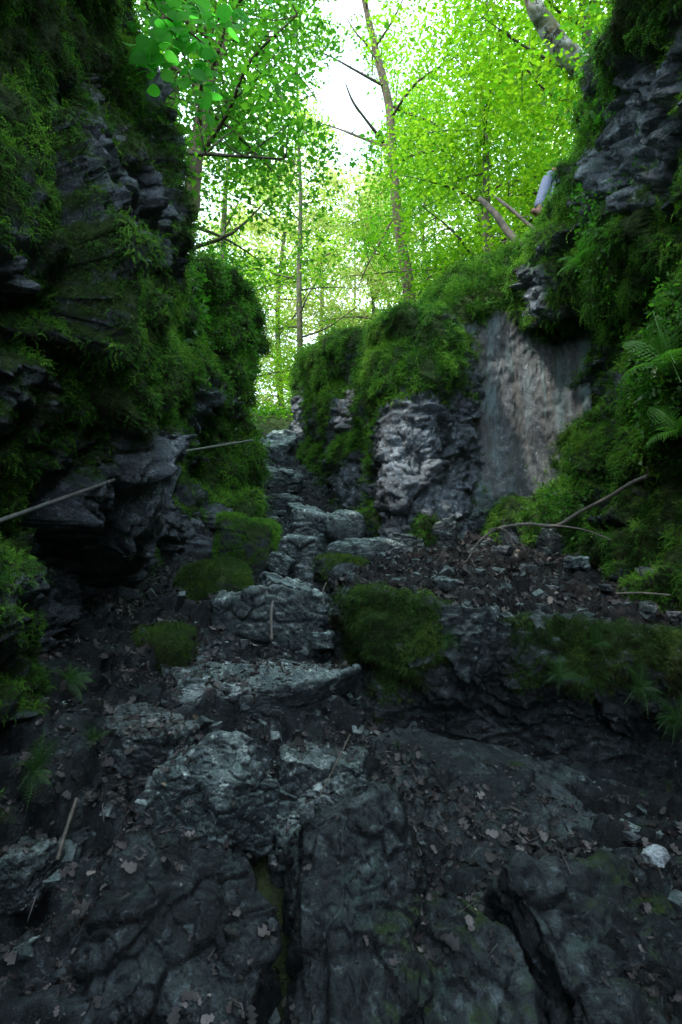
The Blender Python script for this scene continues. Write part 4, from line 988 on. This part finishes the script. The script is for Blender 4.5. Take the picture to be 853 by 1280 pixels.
# wood behind: every tree stands on the forest floor
rs = np.random.RandomState(5)
GRP = 'leafy trees in the sunlit wood beyond the gorge'
spots = [(-6.5, 15, 13), (-4.3, 19, 14), (-2.6, 23, 15), (-9, 22, 16), (-1.1, 27, 14), (1.4, 24, 13), (1.9, 18.5, 13), (3.6, 21, 14), (4.2, 15, 13), (5.8, 18, 14), (7.0, 13.5, 12), (8.2, 23, 16), (2.9, 28, 15), (-6, 29, 16), (9.5, 17, 13), (6.2, 29, 16), (0.2, 34, 16), (-12, 17, 14), (12, 26, 16)]
for i, (x, y, h) in enumerate(spots):
    z0 = plateauZ(x, y)-.3; lx, ly = rs.uniform(-.9, .9), rs.uniform(-.6, .6)
    pts = [A_([x+lx*f+.25*math.sin(f*6+i), y+ly*f, z0+h*f]) for f in np.linspace(0, 1, 7)]
    r = .07+.007*h*rs.uniform(.35, .8)
    tree('slender leafy tree in the sunlit wood beyond the head of the gorge', pts, [r*1.2, r, r*.9, r*.75, r*.6, r*.4, r*.12], 30+i, 22, .12, h*.26, 18000, .105 if y < 22 else .14, mat=('leaf_mid', 'leaf', 'leaf_mid')[i % 3] if y < 20.5 else 'leaf_far', bark='bark_far', group=GRP, up=.2, spray=.45, flat=.2)
# trees rooted on the walls, most filling the upper corners
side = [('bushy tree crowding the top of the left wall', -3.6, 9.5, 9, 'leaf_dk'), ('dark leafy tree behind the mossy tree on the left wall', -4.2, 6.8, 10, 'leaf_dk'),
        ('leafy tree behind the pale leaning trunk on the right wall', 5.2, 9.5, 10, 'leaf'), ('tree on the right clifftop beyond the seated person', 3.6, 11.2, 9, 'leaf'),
        ('unseen tall tree over the near end of the left wall, placed to shade the foreground', -3.4, 1.6, 10, 'leaf_dk'), ('tree standing back from the near right wall', 6.0, 5.5, 10, 'leaf_dk')]  # near left tree stands out of view, placed to darken the foreground
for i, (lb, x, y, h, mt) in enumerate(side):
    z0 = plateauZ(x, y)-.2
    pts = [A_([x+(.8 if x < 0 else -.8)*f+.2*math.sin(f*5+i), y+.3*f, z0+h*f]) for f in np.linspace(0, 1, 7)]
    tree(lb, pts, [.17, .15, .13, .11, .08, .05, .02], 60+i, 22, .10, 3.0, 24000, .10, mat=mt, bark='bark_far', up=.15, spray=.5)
# undergrowth bushes at the head of the path
bushes = [(-3.2, 15.5, 2.6), (-1.6, 17.5, 2.4), (-.9, 14.8, 1.2), (.6, 15.5, 2.0), (1.9, 13.2, 1.6), (-2.4, 21, 3.6), (.7, 20, 3.0), (3.0, 16.5, 2.6), (-1.0, 23, 3.2), (4.4, 12.0, 1.8), (2.7, 11.4, 1.1), (-4.4, 12.5, 2.6)]
for i, (x, y, h) in enumerate(bushes):
    z0 = plateauZ(x, y)-.15
    pts = [A_([x+.1*math.sin(f*5), y, z0+h*f]) for f in np.linspace(0, 1, 4)]
    e = tree('light green bush in the undergrowth at the head of the path', pts, [.04, .03, .02, .008], 90+i, 12, .05, h*.45, 5200, .075, bark='bark_far', group='bushes at the head of the path', up=.5, spray=.32, name='bush', flat=.8)
    e['category'] = 'bush'
# far wood: one mass nobody could count
rs = np.random.RandomState(9); n = 60000
cx = rs.uniform(-34, 34, 500); cy = rs.uniform(36, 62, 500); cz = 7+rs.rand(500)**.8*40*cy/50*.62
i = rs.randint(0, 500, n); P = np.stack([cx[i], cy[i], cz[i]], 1)+rs.randn(n, 3)*[1.6, 1.6, .9]
P = P[~gap(P)]; n = len(P)
A, B, t = instances(TL, TLF, P, norm(rs.randn(n, 3)), norm(np.array([0, 0, .6])+rs.randn(n, 3)*.6), .30*(.6+.8*rs.rand(n)), rs.rand(n))
tag(mesh('distant_woods', A, B, M['leaf_far'], None, {'tint': t}), 'pale sunlit mass of leaves far beyond the gorge', 'woods', None, 'stuff')

rs = np.random.RandomState(31); n = 9000
px_ = rs.uniform(-5, 5, n); py_ = 12.8+rs.rand(n)**1.5*16; k = (hill(px_[:, None], py_[:, None]).ravel())
cl = fbm(np.stack([px_, py_, 0*px_], 1), 1.1, 3, 4); hgt = np.clip(.12+.35*cl, .04, .6)
P = np.repeat(np.stack([px_, py_, k], 1), 7, 0)+np.stack([rs.randn(n*7)*.12, rs.randn(n*7)*.12, rs.rand(n*7)*np.repeat(hgt, 7)], 1)
k = (P[:, 1] > 14.2) | (np.abs(P[:, 0]+1.35) > .45); P = P[k]; n = len(P)
A, B, t = instances(TL, TLF, P, norm(rs.randn(n, 3)*[1, 1, .3]), norm(np.array([0, -.2, 1])+rs.randn(n, 3)*.4), .085*(.5+rs.rand(n)), rs.rand(n))
tag(mesh('undergrowth', A, B, M['leaf_mid'], None, {'tint': t}), 'low leafy plants covering the ground beyond the path head', 'undergrowth', None, 'stuff')
# hazel spray hanging in near the upper left
TB, TBF = T_broad()
rs = np.random.RandomState(12)
hz = empty('hazel_branch', U(110, -40, 3.9), 'broad-leaved hazel branch hanging in at the upper left, close by', 'branch')
tw = [[(130, -70, 3.5), (175, -20, 3.6), (205, 20, 3.6), (230, 70, 3.6), (246, 132, 3.6)], [(175, -20, 3.6), (222, -5, 3.7), (262, 18, 3.8), (296, 30, 3.9)], [(205, 20, 3.6), (190, 55, 3.55), (197, 92, 3.55)], [(175, -20, 3.6), (230, -40, 3.7), (330, -30, 3.9)], [(205, 20, 3.6), (255, 55, 3.65), (262, 90, 3.65)]]
parts = []; LP = []
for q in tw:
    Pq = np.array([U(*a) for a in q]); parts.append(tube(Pq, np.linspace(.010, .003, len(Pq)), 6, 1, .05, 5))
    for f in np.linspace(.1, 1, 15): LP.append([np.interp(f*(len(Pq)-1), range(len(Pq)), Pq[:, k]) for k in range(3)])
    for f in np.linspace(.1, 1, 8): LP.append([np.interp(f*(len(Pq)-1), range(len(Pq)), Pq[:, k])+rs.randn()*.08 for k in range(3)])
    for f in np.linspace(.1, 1, 22): LP.append([np.interp(f*(len(Pq)-1), range(len(Pq)), Pq[:, k])+rs.randn()*.06 for k in range(3)])
V, Fc = join(parts); mesh('twig', V, Fc, M['bark'], hz)
LP = np.array(LP); n = len(LP)
LP = LP+rs.randn(n, 3)*.035
N = norm(np.array([.1, -.75, .55])+rs.randn(n, 3)*.35); D = norm(rs.randn(n, 3)*[.8, .3, .5]+np.array([.15, 0, -.75]))
D = norm(D-N*(D*N).sum(1)[:, None])
A, B, t = instances(TB, TBF, LP, D, N, .075+.05*rs.rand(n), rs.rand(n))
mesh('leaves', A, B, M['hazel'], hz, {'tint': t})

# ------------------------------------------------------------------ person seated on the clifftop
def skin(name, verts, edges, radii, mat, parent, sub=2, root=0):
    me = bpy.data.meshes.new(name); me.from_pydata([tuple(map(float, v)) for v in verts], edges, []); me.update()
    o = bpy.data.objects.new(name, me); col.objects.link(o); o.parent = parent
    m = o.modifiers.new('skin', 'SKIN'); sv_ = me.skin_vertices[0].data
    for k, r in enumerate(radii): sv_[k].radius = (r, r) if not hasattr(r, '__len__') else r
    for k in range(len(verts)): sv_[k].use_root = (k == root)
    s = o.modifiers.new('sub', 'SUBSURF'); s.levels = s.render_levels = sub
    me.materials.append(mat)
    for pl in me.polygons: pl.use_smooth = True
    m.use_smooth_shade = True
    return o
M['skin'] = m_plain('skin', (.42, .25, .18), .55, 8, .15, .05)
M['jeans'] = m_plain('grey_trousers', (.10, .12, .19), .85, 60, .35, .4)
M['jacket'] = m_plain('dark_jacket', (.05, .06, .08), .8, 30, .3, .3)
M['shoe'] = m_plain('red_brown_boot', (.16, .07, .05), .6, 30, .3, .3)
M['hair'] = m_plain('brown_hair', (.05, .03, .02), .7, 60, .4, .5)
knee = U(686, 218, 7.45); ank = U(672, 262, 7.35)
pr = empty('person', ank, 'person in grey-blue trousers sitting on the right clifftop with knees drawn up', 'person')
k1 = knee-ank; sh_ = np.array([.15, .03, -.03])
a1 = np.zeros(3); a2 = a1+sh_
hip = k1+np.array([.44, .10, -.24]); hip2 = hip+np.array([.05, .18, 0])
mid = (hip+hip2)/2; ch = mid+np.array([.17, -.02, .27]); nk = mid+np.array([.20, -.02, .45]); hd = mid+np.array([.18, -.03, .62])
# body (one continuous figure): legs, trunk, neck, head, arms with hands
Vb = [mid, mid+[.06, 0, .15], ch, nk, hd+[0, 0, -.04], hd+[0, 0, .10], hip, k1, a1+k1*.08, hip2, k1+sh_, a2+k1*.08,
      ch+[0, -.18, .10], ch+[-.16, -.22, -.08], k1+[.02, -.02, .0]+np.array([.0, -.05, .03]), ch+[0, .18, .10], ch+[-.14, .22, -.08], k1+sh_+[.0, .06, .03]]
Eb = [(0, 1), (1, 2), (2, 3), (3, 4), (4, 5), (0, 6), (6, 7), (7, 8), (0, 9), (9, 10), (10, 11), (2, 12), (12, 13), (13, 14), (2, 15), (15, 16), (16, 17)]
Rb = [.13, .13, .14, .055, .085, .07, .09, .06, .04, .09, .06, .04, .055, .042, .03, .055, .042, .03]
skin('body', Vb, Eb, Rb, M['skin'], pr)
skin('trousers', [mid, hip, (hip+k1)/2, k1, k1*.55, k1*.03, hip2, (hip2+k1+sh_)/2, k1+sh_, k1*.55+sh_, k1*.03+sh_], [(0, 1), (1, 2), (2, 3), (3, 4), (4, 5), (0, 6), (6, 7), (7, 8), (8, 9), (9, 10)],
     [.15, .115, .10, .082, .072, .066, .115, .10, .082, .072, .066], M['jeans'], pr)
skin('jacket', [mid+[0, 0, .06], mid+[.06, 0, .18], ch, ch+[0, 0, .12], ch+[0, -.17, .10], ch+[-.16, -.22, -.08], Vb[14]+(ch+[-.16, -.22, -.08]-Vb[14])*.25, ch+[0, .17, .10], ch+[-.14, .22, -.08], Vb[17]+(ch+[-.14, .22, -.08]-Vb[17])*.25],
     [(0, 1), (1, 2), (2, 3), (2, 4), (4, 5), (5, 6), (2, 7), (7, 8), (8, 9)], [.16, .155, .165, .08, .075, .06, .05, .075, .06, .05], M['jacket'], pr)
for q in (a1, a2): skin('boot', [q+[.05, 0, .0], q+[.0, 0, -.05], q+[-.06, -.05, -.06], q+[-.11, -.09, -.065], q+[.02, 0, .06]], [(0, 1), (1, 2), (2, 3), (0, 4)], [.048, .05, .042, .03, .05], M['shoe'], pr)
skin('hair', [hd+[.03, 0, .02], hd+[.02, 0, .12], hd+[-.03, 0, .15]], [(0, 1), (1, 2)], [.085, .075, .05], M['hair'], pr)

# ------------------------------------------------------------------ light, sky, camera
sund = norm(np.array([-.52, -.36, .78]))
el = math.asin(sund[2]); az = math.atan2(sund[0], sund[1])
sun = bpy.data.lights.new('sun', 'SUN'); sun.energy = 5.0; sun.angle = R(.5); sun.color = (1, .94, .84)
so = bpy.data.objects.new('sun', sun); col.objects.link(so); so.rotation_euler = Vector(sund).to_track_quat('Z', 'Y').to_euler()
wd = bpy.data.worlds.new('World'); sc.world = wd; wd.use_nodes = True; t = wd.node_tree; t.nodes.clear()
sky = t.nodes.new('ShaderNodeTexSky'); sky.sky_type = 'NISHITA'; sky.sun_disc = False; sky.sun_elevation = el; sky.sun_rotation = az
sky.air_density = 1.4; sky.dust_density = 2.5; sky.ozone_density = 1.5
bg = t.nodes.new('ShaderNodeBackground'); bg.inputs['Strength'].default_value = .15
cn = t.nodes.new('ShaderNodeTexNoise'); cn.inputs['Scale'].default_value = 3.6; cn.inputs['Detail'].default_value = 5
tc = t.nodes.new('ShaderNodeTexCoord'); t.links.new(tc.outputs['Generated'], cn.inputs['Vector'])
rp = t.nodes.new('ShaderNodeValToRGB'); rp.color_ramp.elements[0].position = .36; rp.color_ramp.elements[1].position = .54; rp.color_ramp.elements[0].color = (.42, .42, .42, 1)
t.links.new(cn.outputs['Fac'], rp.inputs[0])
mx = t.nodes.new('ShaderNodeMix'); mx.data_type = 'RGBA'; t.links.new(rp.outputs[0], mx.inputs[0]); t.links.new(sky.outputs[0], mx.inputs[6]); mx.inputs[7].default_value = (27, 33.5, 39.5, 1)
t.links.new(mx.outputs[2], bg.inputs['Color']); ow = t.nodes.new('ShaderNodeOutputWorld'); t.links.new(bg.outputs[0], ow.inputs[0])
cam = bpy.data.cameras.new('camera'); co = bpy.data.objects.new('camera', cam); col.objects.link(co); sc.camera = co
co.location = tuple(EYE); co.rotation_euler = (math.pi/2+PITCH, 0, 0); cam.sensor_fit = 'VERTICAL'; cam.sensor_height = 36; cam.lens = 36*F/1280; cam.clip_end = 3000; cam.clip_start = .05
sc.view_settings.view_transform = 'Standard'; sc.view_settings.look = 'None'; sc.view_settings.exposure = 0
cy_ = sc.cycles; cy_.max_bounces = 6; cy_.diffuse_bounces = 4; cy_.glossy_bounces = 2; cy_.transmission_bounces = 3; cy_.use_denoising = True
cy_.sample_clamp_indirect = 10
print('faces', sum(len(o.data.polygons) for o in col.objects if o.type == 'MESH'))
